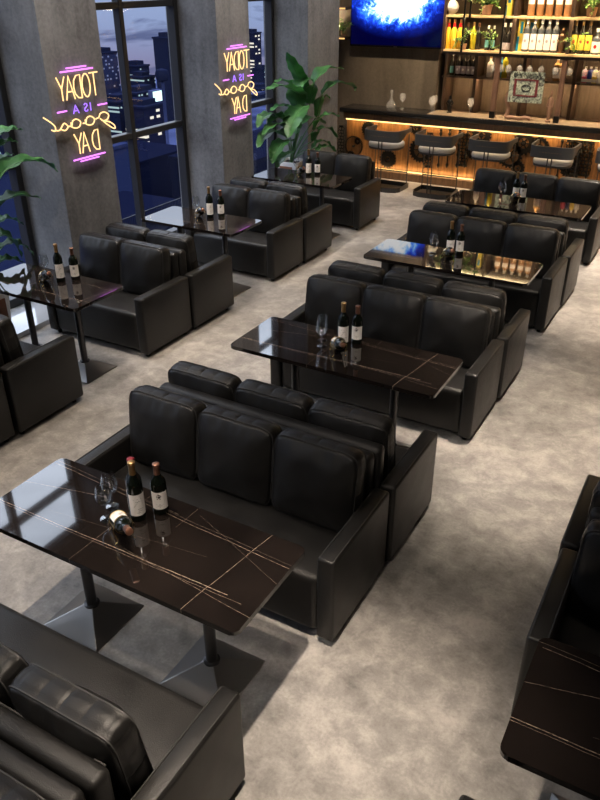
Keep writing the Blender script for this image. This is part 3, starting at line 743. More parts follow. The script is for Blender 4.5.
# bar stools
def make_stool():
    t = thing('bar_stool', 'x', 'bar stool')
    # base: low loop of flat band
    ring = [(-.31, -.12), (-.27, -.20), (-.16, -.25), (.16, -.25), (.27, -.20), (.31, -.12), (.31, .24), (-.31, .24)]
    bm = bmesh.new(); n = len(ring)
    for i in range(n):
        a = Vector((*ring[i], 0)); b = Vector((*ring[(i+1) % n], 0)); d = (b-a).normalized(); o = Vector((-d.y, d.x, 0))*.012
        vs = [bm.verts.new(p+Vector((0, 0, z))) for z in (0, .075) for p in (a, b, b+o, a+o)]
        for f in ((0, 1, 5, 4), (1, 2, 6, 5), (2, 3, 7, 6), (3, 0, 4, 7), (4, 5, 6, 7), (3, 2, 1, 0)): bm.faces.new([vs[k] for k in f])
    new_obj('base_band', bm, GUN, t)
    bm = bmesh.new(); prism(bm, [(x*.96, y*.96) for x, y in ring], .0, .012); new_obj('base_plate', bm, STEEL, t)
    for x in (-.028, .028):
        bm = bmesh.new(); tube(bm, [(x, -.245, .012), (x, -.27, .5), (x, -.272, .80)], .0085, 8); new_obj('rear_post', bm, GUN, t, 60)
    for x in (-.285, .285):
        bm = bmesh.new(); tube(bm, [(x, .20, .012), (x, .20, .84)], .0085, 8); new_obj('front_post', bm, GUN, t, 60)
    bm = bmesh.new(); cyl(bm, (-.285, .20, .25), (.285, .20, .25), .009, 8); new_obj('footrest', bm, GUN, t, 60)
    # seat: D shaped cushion
    def out(sc):
        P = []
        for k in range(28): a = 2*pi*k/28; x, y = cos(a), sin(a); p = 3.2; m = (abs(x)**p+abs(y)**p)**(-1/p); P.append((x*m*.27*sc, y*m*.235*sc))
        return P
    bm = bmesh.new(); L = []
    for sc, z in ((.0, .67), (.9, .67), (.99, .685), (1.0, .71), (.98, .735), (.9, .752), (.6, .758), (0, .76)):
        L.append([bm.verts.new((0, -.02, z))] if sc == 0 else [bm.verts.new((x, y-.02, z)) for x, y in out(sc)])
    for a, b in zip(L, L[1:]):
        for i in range(28):
            j = (i+1) % 28
            if len(a) == 1: bm.faces.new((a[0], b[j], b[i]))
            elif len(b) == 1: bm.faces.new((a[i], a[j], b[0]))
            else: bm.faces.new((a[i], a[j], b[j], b[i]))
    new_obj('seat', bm, SEATF, t, 60)
    bm = bmesh.new(); prism(bm, out(.97), .648, .672, Matrix.Translation((0, -.02, 0))); new_obj('seat_shell', bm, STOOLM, t)
    # back band wraps, tapering arms
    path = []
    for k in range(41):
        u = -1+2*k/40; s = abs(u)
        if s < .55: q = s/.55; a = q*R(60); x = .30*(sin(a)/sin(R(60)))*.93; y = -.285+.06*(q**3)
        else: q = (s-.55)/.45; x = .279+.02*min(1, q*3); y = -.225+.45*q
        hgt = .16 if s < .6 else .16-.10*min(1, (s-.6)/.2)
        zc = .86 if s < .6 else .86+.045*min(1, (s-.6)/.2)
        path.append((math.copysign(x, u), y, zc-hgt/2+(.0), zc+hgt/2))
    bm = bmesh.new(); V = []
    for i, (x, y, z0, z1) in enumerate(path):
        a = Vector(path[max(i-1, 0)][:2]); b = Vector(path[min(i+1, 40)][:2]); d = (b-a).normalized(); nn = Vector((-d.y, d.x))*.013
        V.append([bm.verts.new((x+nn.x, y+nn.y, z0)), bm.verts.new((x+nn.x, y+nn.y, z1)), bm.verts.new((x-nn.x, y-nn.y, z1)), bm.verts.new((x-nn.x, y-nn.y, z0))])
    for a, b in zip(V, V[1:]):
        for k in range(4): bm.faces.new((a[k], a[(k+1) % 4], b[(k+1) % 4], b[k]))
    bm.faces.new(V[0][::-1]); bm.faces.new(V[-1]); bmesh.ops.recalc_face_normals(bm, faces=bm.faces)
    new_obj('backrest', bm, STOOLM, t, 40)
    bm = bmesh.new()
    for s in range(14): x = -.26+.52*s/13; yy = -.285+.06*(abs(x)/.28)**3; box(bm, x-.009, x+.009, yy-.016, yy-.012, .858, .861)
    new_obj('stitching', bm, mat('tan_stitch', (.35, .2, .1), .6), t)
    return t
ST = Proto(make_stool())
for i, x in enumerate((-4.86, -4.02, -3.18, -2.27, -1.38)):
    ST.put((x, 11.40, 0), 0, 'grey bar stool with a light seat, %s from the left along the bar' % ['first', 'second', 'third', 'fourth', 'fifth'][i], 'bar stools')

# shelving above and behind the counter
SY0, SY1 = 12.02, 12.30; Z1, Z2, Z3 = 2.04, 2.505, 2.98; SX0 = -4.28
rack = thing('bar_shelf_unit', 'dark wood back-bar shelving with bright pale shelf edges', 'shelf unit', (0, 0, 0))
for z in (Z1, Z2, Z3):
    bm = bmesh.new(); box(bm, SX0, 1.6, SY0, SY1+.1, z-.032, z, .003, 1); new_obj('shelf_board', bm, SHELF, rack)
bm = bmesh.new(); box(bm, SX0, 1.6, SY1+.1, SY1+.13, Z1-.03, 3.4); new_obj('back_panel', bm, BACK, rack)
bm = bmesh.new(); box(bm, SX0-.04, SX0, SY0, SY1+.13, Z1-.06, 3.4); new_obj('side_panel', bm, DWOOD, rack)
bm = bmesh.new(); box(bm, SX0, 1.6, SY0+.02, SY1+.1, Z1-.075, Z1-.035); new_obj('glass_rail', bm, DWOOD, rack)
for px in (513, 570, 442+70+120):
    p = at_y(px, 30, SY0); bm = bmesh.new(); box(bm, p.x-.022, p.x+.022, SY0+.015, SY1+.09, Z1, 3.4); new_obj('divider', bm, DWOOD, rack)
for px, py in ((464, 20), (471, 5), (504, 20)):
    p = at_y(px, py, SY0-.02); bm = bmesh.new(); box(bm, p.x-.012, p.x+.012, SY0-.03, SY0-.008, (Z1 if px != 471 else Z2)-.03, 3.4); new_obj('hanger_bar', bm, BLK, rack)
# posts between shelf and counter
def post(px, py, w, label):
    p = at_y(px, py, SY0+.03)
    t = thing('wooden_post', label, 'post', (p.x, SY0+.06, 1.10), 0, 'wooden posts standing on the bar')
    bm = bmesh.new(); box(bm, -w/2, w/2, -w/2, w/2, .10, Z1-.075-1.10, .004, 1); new_obj('shaft', bm, PWOOD, t)
    bm = bmesh.new(); box(bm, -w/2-.003, w/2+.003, -w/2-.003, w/2+.003, 0, .10, .003, 1); new_obj('dark_foot', bm, BLK, t)  # dark block at the lower end of the post
post(492, 112, .075, 'wooden post on the counter left of the hanging poster'); post(557, 112, .07, 'wooden post on the counter right of the poster')
# back cabinet behind
BY = 12.55
cab = thing('back_cabinet', 'warm lit wooden cabinet behind the bar with open niches', 'cabinet', (0, 0, 0))
bm = bmesh.new(); box(bm, -4.46, 1.6, 12.93, 12.97, .3, 2.0); new_obj('cabinet_back', bm, BACK, cab)
bm = bmesh.new(); box(bm, -4.46, 1.6, BY, 12.93, 1.585, 1.61); new_obj('cabinet_shelf', bm, DWOOD, cab)
bm = bmesh.new(); box(bm, -4.46, 1.6, BY-.1, 12.93, .3, 1.06); new_obj('cabinet_base', bm, DWOOD, cab)
for px, py in ((445, 80), (474, 90), (519, 108), (571, 100), (620, 100)):
    p = at_y(px, py, BY+.02); bm = bmesh.new(); box(bm, p.x-.025, p.x+.025, BY, 12.93, 1.06, 2.0); new_obj('cabinet_divider', bm, DWOOD, cab)
bm = bmesh.new(); box(bm, -4.46, 1.6, BY-.0, 12.97, 2.0, 2.03); new_obj('cabinet_top', bm, DWOOD, cab)

# television
A = at_y(350, 47.5, 12.36); B = at_y(443, 50.5, 12.36)
tv = thing('television', 'wide flat television glowing blue on the wall above the bar', 'television', ((A.x+B.x)/2, 12.44, 2.0))
hw = (B.x-A.x)/2; tz = .90
bm = bmesh.new(); box(bm, -hw, hw, -.08, -.02, 0, tz, .006, 2); new_obj('housing', bm, BLK, tv, 30)
bm = bmesh.new(); box(bm, -.2, .2, -.02, .0095, .3, .6); new_obj('wall_bracket', bm, BLK, tv)
SCR = mat('tv_screen', (0, 0, 0), .1); n = N(SCR)
v = n.coord('Object'); a = n.noise(v, 3.2, 8, .6, 1.2); c = n.noise(v, 8, 7, .7, 1.0)
sp = n.add('ShaderNodeSeparateXYZ'); n.link(n.coord('Object'), sp.inputs[0])
cx = n.math('SUBTRACT', sp.outputs[0], 0.0); cz = n.math('SUBTRACT', sp.outputs[2], .64)
rad = n.math('SQRT', n.math('ADD', n.math('POWER', n.math('DIVIDE', n.math('ABSOLUTE', cx), .80), 2.0), n.math('POWER', n.math('DIVIDE', n.math('ABSOLUTE', cz), .42), 2.0)))
m1 = n.math('SUBTRACT', 1.25, rad, clamp=True)
s = n.math('MULTIPLY', n.math('POWER', n.math('MULTIPLY_ADD', c, .75, n.math('MULTIPLY', a, .75)), 2.6), n.math('MULTIPLY', n.math('POWER', m1, 1.3), 2.1))
col = n.ramp(s, [(.0, (.0, .0, .018)), (.18, (.002, .008, .16)), (.33, (.01, .05, .65)), (.45, (.04, .25, 1)), (.56, (.35, .7, 1)), (.66, (1, 1, 1))])
n.link(col, n.b.inputs['Emission Color']); n.b.inputs['Emission Strength'].default_value = 1.6
bm = bmesh.new(); box(bm, -hw+.012, hw-.012, -.0815, -.0795, .03, tz-.012); new_obj('screen', bm, SCR, tv)
bm = bmesh.new(); box(bm, -.03, .03, -.083, -.0795, .010, .016); new_obj('logo_plate', bm, STEEL, tv)

# small corner shelves with lights left of the television
for i, (zz, lab) in enumerate(((2.53, 'upper small lit wall shelf left of the television'), (2.09, 'lower small lit wall shelf left of the television'))):
    t = thing('wall_shelf', lab, 'wall shelf', (-6.17, 12.45, zz), 0, 'small corner shelves')
    bm = bmesh.new(); box(bm, -.11, .10, -.20, 0, 0, .045, .003, 1); new_obj('board', bm, DWOOD, t)
    bm = bmesh.new(); box(bm, -.105, .095, -.204, -.196, .014, .034); new_obj('led_strip', bm, emat('shelf_led', (1, .55, .2), 1.3), t)
    bm = bmesh.new(); cyl(bm, (-.085, -.15, .045), (-.085, -.15, .06), .02, 12); new_obj('up_light', bm, emat('up_light_glow', (1, .75, .45), 12), t, 60)
    l = bpy.data.lights.new('shelf_up_light', 'SPOT'); l.energy = 40; l.spot_size = R(80); l.spot_blend = .8; l.color = (1, .75, .5); l.shadow_soft_size = .02
    o = bpy.data.objects.new('shelf_up_light', l); C.objects.link(o); o.location = (-6.255, 12.32, zz+.08); o.rotation_euler = (R(180), 0, 0)

# leafy vine / small plants
VL = mat('vine_leaf', (.16, .36, .06), .45); VL2 = mat('vine_leaf_pale', (.55, .62, .28), .5)
def vine(loc, label, trail, sc=1.0, n=60, pot=True, spread=.16):
    t = thing('shelf_plant', label, 'plant', loc, 0, 'small plants on the bar shelves')
    ph = .09*sc
    if pot:
        bm = bmesh.new(); lathe(bm, [(0, 0), (.04*sc, 0), (.055*sc, ph), (.048*sc, ph), (.045*sc, ph-.012), (0, ph-.012)], 18); new_obj('flower_pot', bm, mat('terracotta_pot', (.55, .3, .2), .6), t, 40)
    bm = bmesh.new(); bm2 = bmesh.new(); st = bmesh.new()
    rnd = random.Random(hash(label) % 1000 if False else len(label)*7+int(loc[0]*100))
    for k in range(trail):
        a = rnd.uniform(pi*1.05, pi*1.95) if k < trail*.6 else rnd.uniform(0, 2*pi)
        ln = rnd.uniform(.6, 1.3)*spread*sc; dz = rnd.uniform(-.4, 1.1)*spread*sc
        P0 = Vector((0, 0, ph if pot else .02)); P1 = P0+Vector((cos(a)*ln*.5, sin(a)*ln*.4, abs(dz)*.8+.03)); P2 = P0+Vector((cos(a)*ln, sin(a)*ln*.7, dz))
        S = smoothpts([P0, P1, P2], 6); tube(st, S, .002*sc, 4)
        for p in S[2:]:
            for q in range(max(1, n//(trail*8))):
                d = Vector((rnd.uniform(-1, 1), rnd.uniform(-1, .6), rnd.uniform(-.6, .8))).normalized(); L_ = rnd.uniform(.02, .036)*sc
                s_ = d.cross(Vector((0, 0, 1))).normalized() if abs(d.z) < .95 else Vector((1, 0, 0))
                b = bm if rnd.random() < .75 else bm2; nrm = d.cross(s_)*.12*L_
                vv = [b.verts.new(p), b.verts.new(p+d*L_*.5+s_*L_*.42+nrm), b.verts.new(p+d*L_), b.verts.new(p+d*L_*.5-s_*L_*.42+nrm)]
                b.faces.new(vv)
    new_obj('foliage', bm, VL, t); new_obj('pale_foliage', bm2, VL2, t); new_obj('stems', st, STEM, t)
vy = SY0+.10
def sx(px, py, y=None): return at_y(px, py, y if y is not None else vy).x
vine((sx(463.5, 45, SY0+.05), SY0+.05, Z1), 'trailing vine in a pot right of the red-necked bottles', 12, .9, 240, True, .22)
vine((sx(492, 45, SY0+.05), SY0+.05, Z1), 'trailing vine around the teal-labelled bottles on the middle shelf', 12, .8, 220, False, .3)
vine((sx(487, 8), vy, Z2), 'bushy plant on the upper shelf above the vines', 18, 1.5, 500, True, .24)
vine((sx(592, 10), vy, Z2), 'bushy plant on the upper shelf at the right edge', 18, 1.4, 460, True, .22)
vine((sx(576, 50, SY0+.04), SY0+.04, Z1), 'trailing vine among the yellow-labelled bottles', 10, .8, 200, False, .3)
vine((-6.14, 12.34, 2.135), 'small leafy plant on the lower wall shelf beside the television', 14, .9, 320, True, .17)

# ---- bottles
def bottle(h, r, body, cap, lab=None, neck=.35, labspan=2.6, lz=(.12, .55), band=None, square=False):
    t = thing('liquor_bottle', 'x', 'bottle')
    sh = 1-neck
    bm = bmesh.new(); seg = 4 if square else 18
    T = Matrix.Rotation(R(45), 4, 'Z') if square else None
    k = 1.3 if square else 1
    lathe(bm, [(0, .003), (r*.9*k, 0), (r*k, .008), (r*k, h*sh), (r*k*.8, h*(sh+.06)), (r*.36, h*(sh+.13)), (r*.33, h*.93), (0, h*.93)], seg, (0, 0, 0), T)
    new_obj('bottle_body', bm, body, t, 50)
    bm = bmesh.new(); lathe(bm, [(r*.4, h*.86), (r*.42, h), (0, h)], 12); new_obj('cap', bm, cap, t, 50)
    if band:
        bm = bmesh.new(); lathe(bm, [(r*.40, h*.74), (r*.62, h*.745), (r*.50, h*.80), (r*.44, h*.88), (r*.3, h*.88)], 14); new_obj('neck_band', bm, band, t, 50)
    if lab:
        bm = bmesh.new(); mm = list(lab)
        if square: box(bm, -r*.8, r*.8, -r*.93-.002, -r*.9, h*lz[0], h*lz[1])
        else: label_patch(bm, r+.001, h*lz[0], h*lz[1], labspan)
        lb = new_obj('paper_label', bm, lab[0], t)
        bm = bmesh.new(); rr = -(r*.93+.003 if square else r+.002)
        if len(lab) > 1:
            zc = h*(lz[0]*.45+lz[1]*.55); ww = r*.36
            vs = [bm.verts.new((ww*cos(2*pi*i/10), rr, zc+ww*1.2*sin(2*pi*i/10))) for i in range(10)]; bm.faces.new(vs)
            new_obj('label_print', bm, lab[1], lb)
        else: bm.free()
    return t
mb = lambda nm, c, r=.12, **k: mat(nm, c, r, **k)
WHT = mb('white_cap', (.85, .85, .85), .4); DKG = mb('dark_bottle_glass', (.02, .018, .016), .08); CLR = mb('frosted_bottle', (.06, .07, .085), .1)
YEL = mb('amber_yellow_drink', (.85, .52, .05), .15); REDL = mb('red_band', (.55, .015, .02), .35); GRN = mb('green_yellow_bottle', (.5, .45, .03), .1)
TEAL = mb('teal_label', (.15, .42, .42), .5); BLUE = mb('blue_label', (.01, .25, .5), .4); YLB = mb('yellow_label', (.85, .68, .1), .5); PINK = mb('pink_label', (.7, .05, .15), .4); NAVY = mb('navy_bottle', (.02, .03, .2), .2)
AMB = mb('amber_liquor', (.36, .19, .09), .1); WLB = mb('white_paper_label', (.82, .82, .84), .5); GRYI = mb('grey_print', (.4, .36, .4), .6)
def row(proto, pts, z, y, labels, group, rz=0):
    for (px, py), lb in zip(pts, labels):
        p = at_y(px, py, y); proto.put((p.x, y, z), rz, lb, group)
ordn = ['first', 'second', 'third', 'fourth', 'fifth', 'sixth']
bt = SY0+.12
P1 = Proto(bottle(.40, .043, YEL, GOLD, None, .36, band=REDL))
row(P1, [(447.5, 45), (453, 45), (459, 45)], Z1, bt, ['yellow bottle with red neck, %s of three at the left of the middle shelf' % o for o in ordn], 'red-necked yellow bottles')
P2 = Proto(bottle(.37, .045, GRN, GOLD, None, .35)); row(P2, [(472.5, 45)], Z1, bt, ['greenish yellow bottle behind the vine on the middle shelf'], 'green bottles')
P3 = Proto(bottle(.36, .045, DKG, COPPER, None, .38)); row(P3, [(477.5, 45), (466.5, 45)], Z1, bt+.03, ['dark bottle right of the greenish yellow one', 'dark bottle behind the potted vine on the middle shelf'], 'dark bottles')
P4 = Proto(bottle(.33, .037, DKG, WHT, (TEAL,), .38, labspan=1.9, lz=(.12, .42))); row(P4, [(487, 46), (492.5, 46)], Z1, bt, ['teal-labelled bottle on the middle shelf', 'second teal-labelled bottle right beside the vine'], 'teal-labelled bottles')
P5 = Proto(bottle(.37, .045, DKG, WHT, (GRYI,), .42, lz=(.05, .3))); row(P5, [(503, 46), (508.5, 46)], Z1, bt, ['dark bottle with white cap, left one before the shelf divider', 'dark bottle with white cap, right beside the shelf divider'], 'white-capped dark bottles')
P6 = Proto(bottle(.43, .050, CLR, WHT, (WLB, GRYI), .33, labspan=2.3, lz=(.08, .56)))
row(P6, [(525, 47), (532.3, 47), (539.5, 47), (546.6, 47), (553.8, 47)], Z1, bt, ['white-labelled spirit bottle, %s from the left of five' % o for o in ordn], 'white-labelled spirit bottles')
P7 = Proto(bottle(.42, .046, DKG, GOLD, (YLB, REDL), .38, lz=(.12, .58)))
row(P7, [(572.8, 50), (579.8, 50), (587, 50)], Z1, bt, ['yellow-labelled bottle with red seal, %s of three' % o for o in ordn], 'yellow-labelled bottles')
P8 = Proto(bottle(.33, .06, CLR, WHT, (LABEL, REDL), .4, lz=(.08, .5))); row(P8, [(595, 51), (604, 51)], Z1, bt, ['squat bottle with round label at the right edge', 'squat bottle beyond the right edge'], 'squat bottles')
P9 = Proto(bottle(.34, .052, AMB, WHT, (LABEL,), .30, labspan=2.0, lz=(.45, .65))); row(P9, [(531, 12), (540, 12), (549, 12.5), (558.5, 12.5), (569-1.5, 13)], Z2, bt, ['amber decanter bottle on the upper shelf, %s of five' % o for o in ordn], 'amber bottles on the upper shelf')
# boxes: yellow and blue cartons
def carton(px, py, z, y, w, h, label):
    p = at_y(px, py, y); t = thing('bottle_carton', label, 'carton', (p.x, y, z), 0, 'yellow and blue cartons')
    bm = bmesh.new(); box(bm, -w/2, w/2, -.04, .04, 0, h, .002, 1); new_obj('box_body', bm, YLB, t)
    bm = bmesh.new(); box(bm, -w/2-.001, -w/2+w*.35, -.043, -.035, 0.0, h*.45); box(bm, -w*.1, w*.3, -.043, -.035, h*.55, h*.9); new_obj('blue_band', bm, BLUE, t)
carton(530, 44, Z1, SY1+.03, .22, .42, 'yellow and blue carton behind the white-labelled bottles'); carton(520, 44, Z1, SY0+.2, .09, .43, 'narrow yellow and blue carton right of the divider')
carton(509, 8, Z2, bt, .10, .3, 'yellow and blue carton on the upper shelf')
# lower cabinet bottles
ly_ = 12.66; LZ = 1.61
P10 = Proto(bottle(.36, .045, DKG, WHT, (GRYI, WLB), .42, lz=(.08, .4)))
row(P4, [(451.5, 76)], LZ, ly_, ['teal-labelled bottle in the lit niche at the far left'], 'niche bottles')
row(P10, [(457.5, 76), (463, 76.5), (468.5, 77), (473.5, 77)], LZ, ly_, ['white-capped dark bottle in the left niche, %s after the teal one' % o for o in ordn], 'niche bottles')
PW = Proto(bottle(.32, .05, LABEL, GOLD, None, .4)); row(PW, [(489, 79)], LZ, ly_, ['pale cream bottle in the second niche'], 'niche bottles')
row(P2, [(503.5, 80)], LZ, ly_, ['yellow bottle in the second niche behind hanging glasses'], 'niche bottles')
PB = Proto(bottle(.34, .045, BLUE, WHT, None, .36)); row(PB, [(499, 80)], LZ, ly_, ['blue bottle in the second niche behind hanging glasses'], 'niche bottles')
PG = Proto(bottle(.34, .05, GOLD, WHT, (LABEL,), .36)); row(PG, [(555, 83), (560.5, 83)], LZ, ly_, ['golden bottle left of the right-hand post', 'golden bottle right of its twin by the right-hand post'], 'niche bottles')
for px, m_, nm in ((583.5, PINK, 'pink'), (588.5, NAVY, 'navy blue'), (593.5, YLB, 'yellow'), (598.5, WHT, 'white')):
    pp = Proto(bottle(.22, .042, m_, WHT, (WLB,), .3, lz=(.05, .25))); row(pp, [(px, 84)], LZ, ly_, ['small %s bottle in the right-hand niche' % nm], 'small coloured bottles')
# statues
def figurine(loc, h, label, m, name='figurine', slim=1):
    t = thing(name, label, 'figurine', loc); s = h; t.scale = (slim, slim, 1)
    bm = bmesh.new(); lathe(bm, [(0, 0), (.16*s, 0), (.17*s, .06*s), (.10*s, .08*s), (.12*s, .2*s), (.15*s, .38*s), (.10*s, .5*s), (.14*s, .62*s), (.13*s, .72*s), (.05*s, .78*s), (0, .79*s)], 16); new_obj('torso', bm, m, t, 60)
    bm = bmesh.new(); lathe(bm, [(0, .76*s), (.055*s, .79*s), (.075*s, .87*s), (.055*s, .96*s), (0, s)], 14); new_obj('head', bm, m, t, 60)
    for d in (-1, 1):
        bm = bmesh.new(); tube(bm, smoothpts([(d*.12*s, 0, .70*s), (d*.2*s, -.03*s, .55*s), (d*.1*s, -.12*s, .45*s)], 5), .035*s, 8); new_obj('arm', bm, m, t, 60)
FS = 1
BRZ = mat('bronze', (.20, .12, .07), .35, .8); PINKW = mat('dusty_pink_wood', (.20, .12, .09), .55)
p = at_y(561, 47, bt); figurine((p.x, bt, Z1), .33, 'small bronze figurine beside the white-labelled bottles', BRZ)
p = at_y(548, 119, SY0+.05); figurine((p.x, SY0+.05, 1.10), .46, 'slim brown figurine on the counter right of the poster', PINKW, slim=.5)
p = at_y(449.5, 108, 12.25); figurine((p.x, 12.25, 1.10), .26, 'dark little figurine on the counter near the television', BLK)
# coral driftwood ornament
p = at_y(505, 118, SY0+.04); t = thing('driftwood_branch', 'twisted brown driftwood branch on the counter below the poster', 'driftwood', (p.x, SY0+.04, 1.10))
bm = bmesh.new(); 
tube(bm, smoothpts([(0, 0, .03), (.03, .02, .15), (-.01, 0, .3), (.04, .01, .45), (.02, 0, .6)], 6), [.03]*20+[.02]*5, 8); new_obj('upright_limb', bm, PINKW, t, 60)
bm = bmesh.new(); tube(bm, smoothpts([(0, 0, .028), (.1, .01, .035), (.2, -.01, .028), (.3, 0, .045), (.38, .01, .03)], 6), .026, 8); new_obj('side_limb', bm, PINKW, t, 60)
# vase on the top shelf
p = at_y(452.5, 10, bt); t = thing('white_vase', 'round white vase at the left end of the upper shelf', 'vase', (p.x, bt, Z2))
bm = bmesh.new(); lathe(bm, [(0, 0), (.04, 0), (.085, .06), (.095, .11), (.07, .16), (.035, .19), (.04, .21), (.034, .21), (.03, .19), (0, .18)], 24); new_obj('vase_body', bm, mat('white_ceramic', (.8, .8, .8), .3), t, 60)
# poster
A = at_y(511, 71, SY0+.0); B = at_y(541, 104, SY0)
pw = .40; ph = .56
t = thing('hanging_poster', 'small poster of dark scribbled lettering and red framed motif above the bar', 'poster', ((A.x+B.x)/2, SY0+.01, (A.z+B.z)/2))
pw, ph = B.x-A.x, A.z-B.z
POST = mat('poster_print', (.5, .55, .5), .6); n = N(POST); v = n.coord('Object'); a = n.noise(v, 11, 6, .75, 2.0)
n.link(n.ramp(a, [(.40, (.03, .025, .035)), (.5, (.25, .31, .28)), (.62, (.50, .58, .52))]), n.b.inputs['Base Color'])
bm = bmesh.new(); box(bm, -pw/2, pw/2, -.006, .006, -ph/2, ph/2); new_obj('board', bm, POST, t)
bm = bmesh.new(); ink = bmesh.new()
for (x0, x1, z0, z1) in ((-.32, .30, .22, .26), (-.32, .30, -.30, -.25), (-.36, -.29, -.30, .26), (.27, .34, -.30, .26)): box(bm, x0*pw, x1*pw, -.010, -.005, z0*ph, z1*ph)
new_obj('red_frame', bm, mat('poster_red', (.12, .02, .03), .6), t)
for k, g in enumerate(['heart', 'Y', 'N', 'M', 'N', 'L']):
    u = -.40+.155*k; G = {'heart': [[(0, .6), (.25, 1), (.5, .6), (.75, 1), (1, .6), (.5, 0), (0, .6)]], 'Y': [[(0, 1), (.5, .5), (1, 1)], [(.5, .5), (.5, 0)]], 'N': [[(0, 0), (0, 1), (1, 0), (1, 1)]], 'M': [[(0, 0), (0, 1), (.5, .4), (1, 1), (1, 0)]], 'L': [[(0, 1), (0, 0), (1, 0)]]}[g]
    for s_ in G: tube(ink, [((u+.115*a_)*pw, -.009, (.31+.15*b_)*ph) for a_, b_ in s_], .006, 5)
tube(ink, [(.13*pw*cos(q/16*2*pi), -.009, -.02*ph+.10*ph*sin(q/16*2*pi)) for q in range(16)], .006, 5, closed=True)
new_obj('scribbled_lettering', ink, BLK, t)
bm = bmesh.new()
for s_ in (-1, 1): cyl(bm, (s_*pw*.35, 0, ph/2), (s_*pw*.35, 0, Z1-.076-(A.z+B.z)/2), .0025, 5)
new_obj('cord', bm, BLK, t)
# hanging glasses
def hang_glass():
    t = thing('hanging_wine_glass', 'x', 'wine glass')
    bm = bmesh.new(); lathe(bm, [(0, -.004), (.038, -.003), (.012, -.008), (.0045, -.02), (.004, -.08), (.012, -.095), (.036, -.12), (.045, -.15), (.042, -.18), (.036, -.21), (.034, -.21), (.039, -.18), (.042, -.15), (.033, -.122), (0, -.1)], 20)
    new_obj('upturned_glass', bm, make_frost(), t, 60); return t
def make_frost():
    m = mat('sparkling_glass', (.9, .9, .92), .06, spec=1.0, alpha=.17); return m
HG = Proto(hang_glass())
for i, px in enumerate((495, 502.5, 509.5, 521, 531, 542.5, 557, 571.5, 587, 597.5)):
    p = at_y(px, 60, SY0+.08); HG.put((p.x, SY0+.08, Z1-.075), 0, 'wine glass hanging upside down under the shelf, %s from the left' % (ordn+['seventh', 'eighth', 'ninth', 'tenth'])[i], 'hanging wine glasses')
# counter glassware
p = at_y(391, 108, 12.2); t = thing('glass_decanter', 'cut-glass decanter with stopper on the bar below the television', 'decanter', (p.x, 12.2, 1.1))
FR = make_frost()
bm = bmesh.new(); lathe(bm, [(0, 0), (.07, 0), (.085, .03), (.08, .08), (.04, .12), (.022, .15), (.02, .2), (.03, .21), (0, .21)], 20); new_obj('decanter_body', bm, FR, t, 50)
bm = bmesh.new(); lathe(bm, [(0, .212), (.02, .215), (.035, .25), (.02, .285), (0, .29)], 12); new_obj('stopper', bm, FR, t, 50)
GP = None
def goblet(h):
    t = thing('bar_goblet', 'x', 'glass'); bm = bmesh.new()
    lathe(bm, [(0, 0), (.04, 0), (.04, .004), (.006, .012), (.005, h*.4), (.02, h*.45), (.05, h*.62), (.05, h*.8), (.042, h), (.039, h), (.046, h*.8), (.045, h*.63), (0, h*.47)], 20); new_obj('glass_body', bm, FR, t, 60); return t
GB = Proto(goblet(.24))
for px, py, y, lb in ((402, 110, 12.25, 'short goblet right of the decanter on the bar'), (431, 114, 12.1, 'left of two goblets on the bar near the shelf end'), (433.5, 112, 12.25, 'rear goblet of the two near the shelf end'), (469.5, 114, 12.25, 'lone goblet on the bar under the niche')):
    p = at_y(px, py, y); GB.put((p.x, y, 1.1), 0, lb, 'goblets on the bar')

# ------------------------------------------------------------------ city outside
GN = mat('dusk_city_ground', (.02, .025, .06), 1, spec=0); RP = mat('roof_plant_dark', (.006, .008, .022), 1, spec=0)
n = N(GN); v = n.coord('World'); vo = n.add('ShaderNodeTexVoronoi'); vo.inputs['Scale'].default_value = .08; n.link(v, vo.inputs['Vector'])
n.link(n.ramp(vo.outputs['Distance'], [(.2, (.008, .010, .03)), (.6, (.035, .045, .11))]), n.b.inputs['Base Color'])
bm = bmesh.new(); box(bm, -190, -16, -60, 260, -30.2, -30); tag(new_obj('city_ground', bm, GN), None, None, None, 'structure'); 
def bmat(name, wall, lit, dens, sx_=(1.0, 1.0, 1.0), glow=2.0):
    m = mat(name, wall, 1, spec=0); n = N(m); v = n.coord('Object', sx_)
    sp = n.add('ShaderNodeSeparateXYZ'); n.link(v, sp.inputs[0])
    fl = lambda s: n.math('FRACT', s)
    yy, zz = sp.outputs[1], sp.outputs[2]
    win = n.math('MULTIPLY', n.math('MULTIPLY', n.math('GREATER_THAN', fl(yy), .3), n.math('LESS_THAN', fl(yy), .85)), n.math('MULTIPLY', n.math('GREATER_THAN', fl(zz), .35), n.math('LESS_THAN', fl(zz), .8)))
    cb = n.add('ShaderNodeCombineXYZ'); n.link(n.math('FLOOR', yy), cb.inputs[1]); n.link(n.math('FLOOR', zz), cb.inputs[2])
    wn = n.add('ShaderNodeTexWhiteNoise'); n.link(cb.outputs[0], wn.inputs[0])
    on = n.math('LESS_THAN', wn.outputs[0], dens)
    n.link(n.mix(n.math('MULTIPLY', win, on), (0, 0, 0), lit), n.b.inputs['Emission Color']); n.b.inputs['Emission Strength'].default_value = glow
    return m
B_BLUE = bmat('slab_tower_facade', (.012, .016, .045), (.35, .4, .6), .30, (1, .9, 1.1), .45); B_DARK = bmat('office_tower_facade', (.006, .008, .022), (.45, .6, .6), .22, (1, 1.1, 1.3), .9); B_LIT = bmat('lit_tower_facade', (.006, .007, .02), (.95, .85, .7), .45, (1, .5, .9), 1.1)
TS = [0]
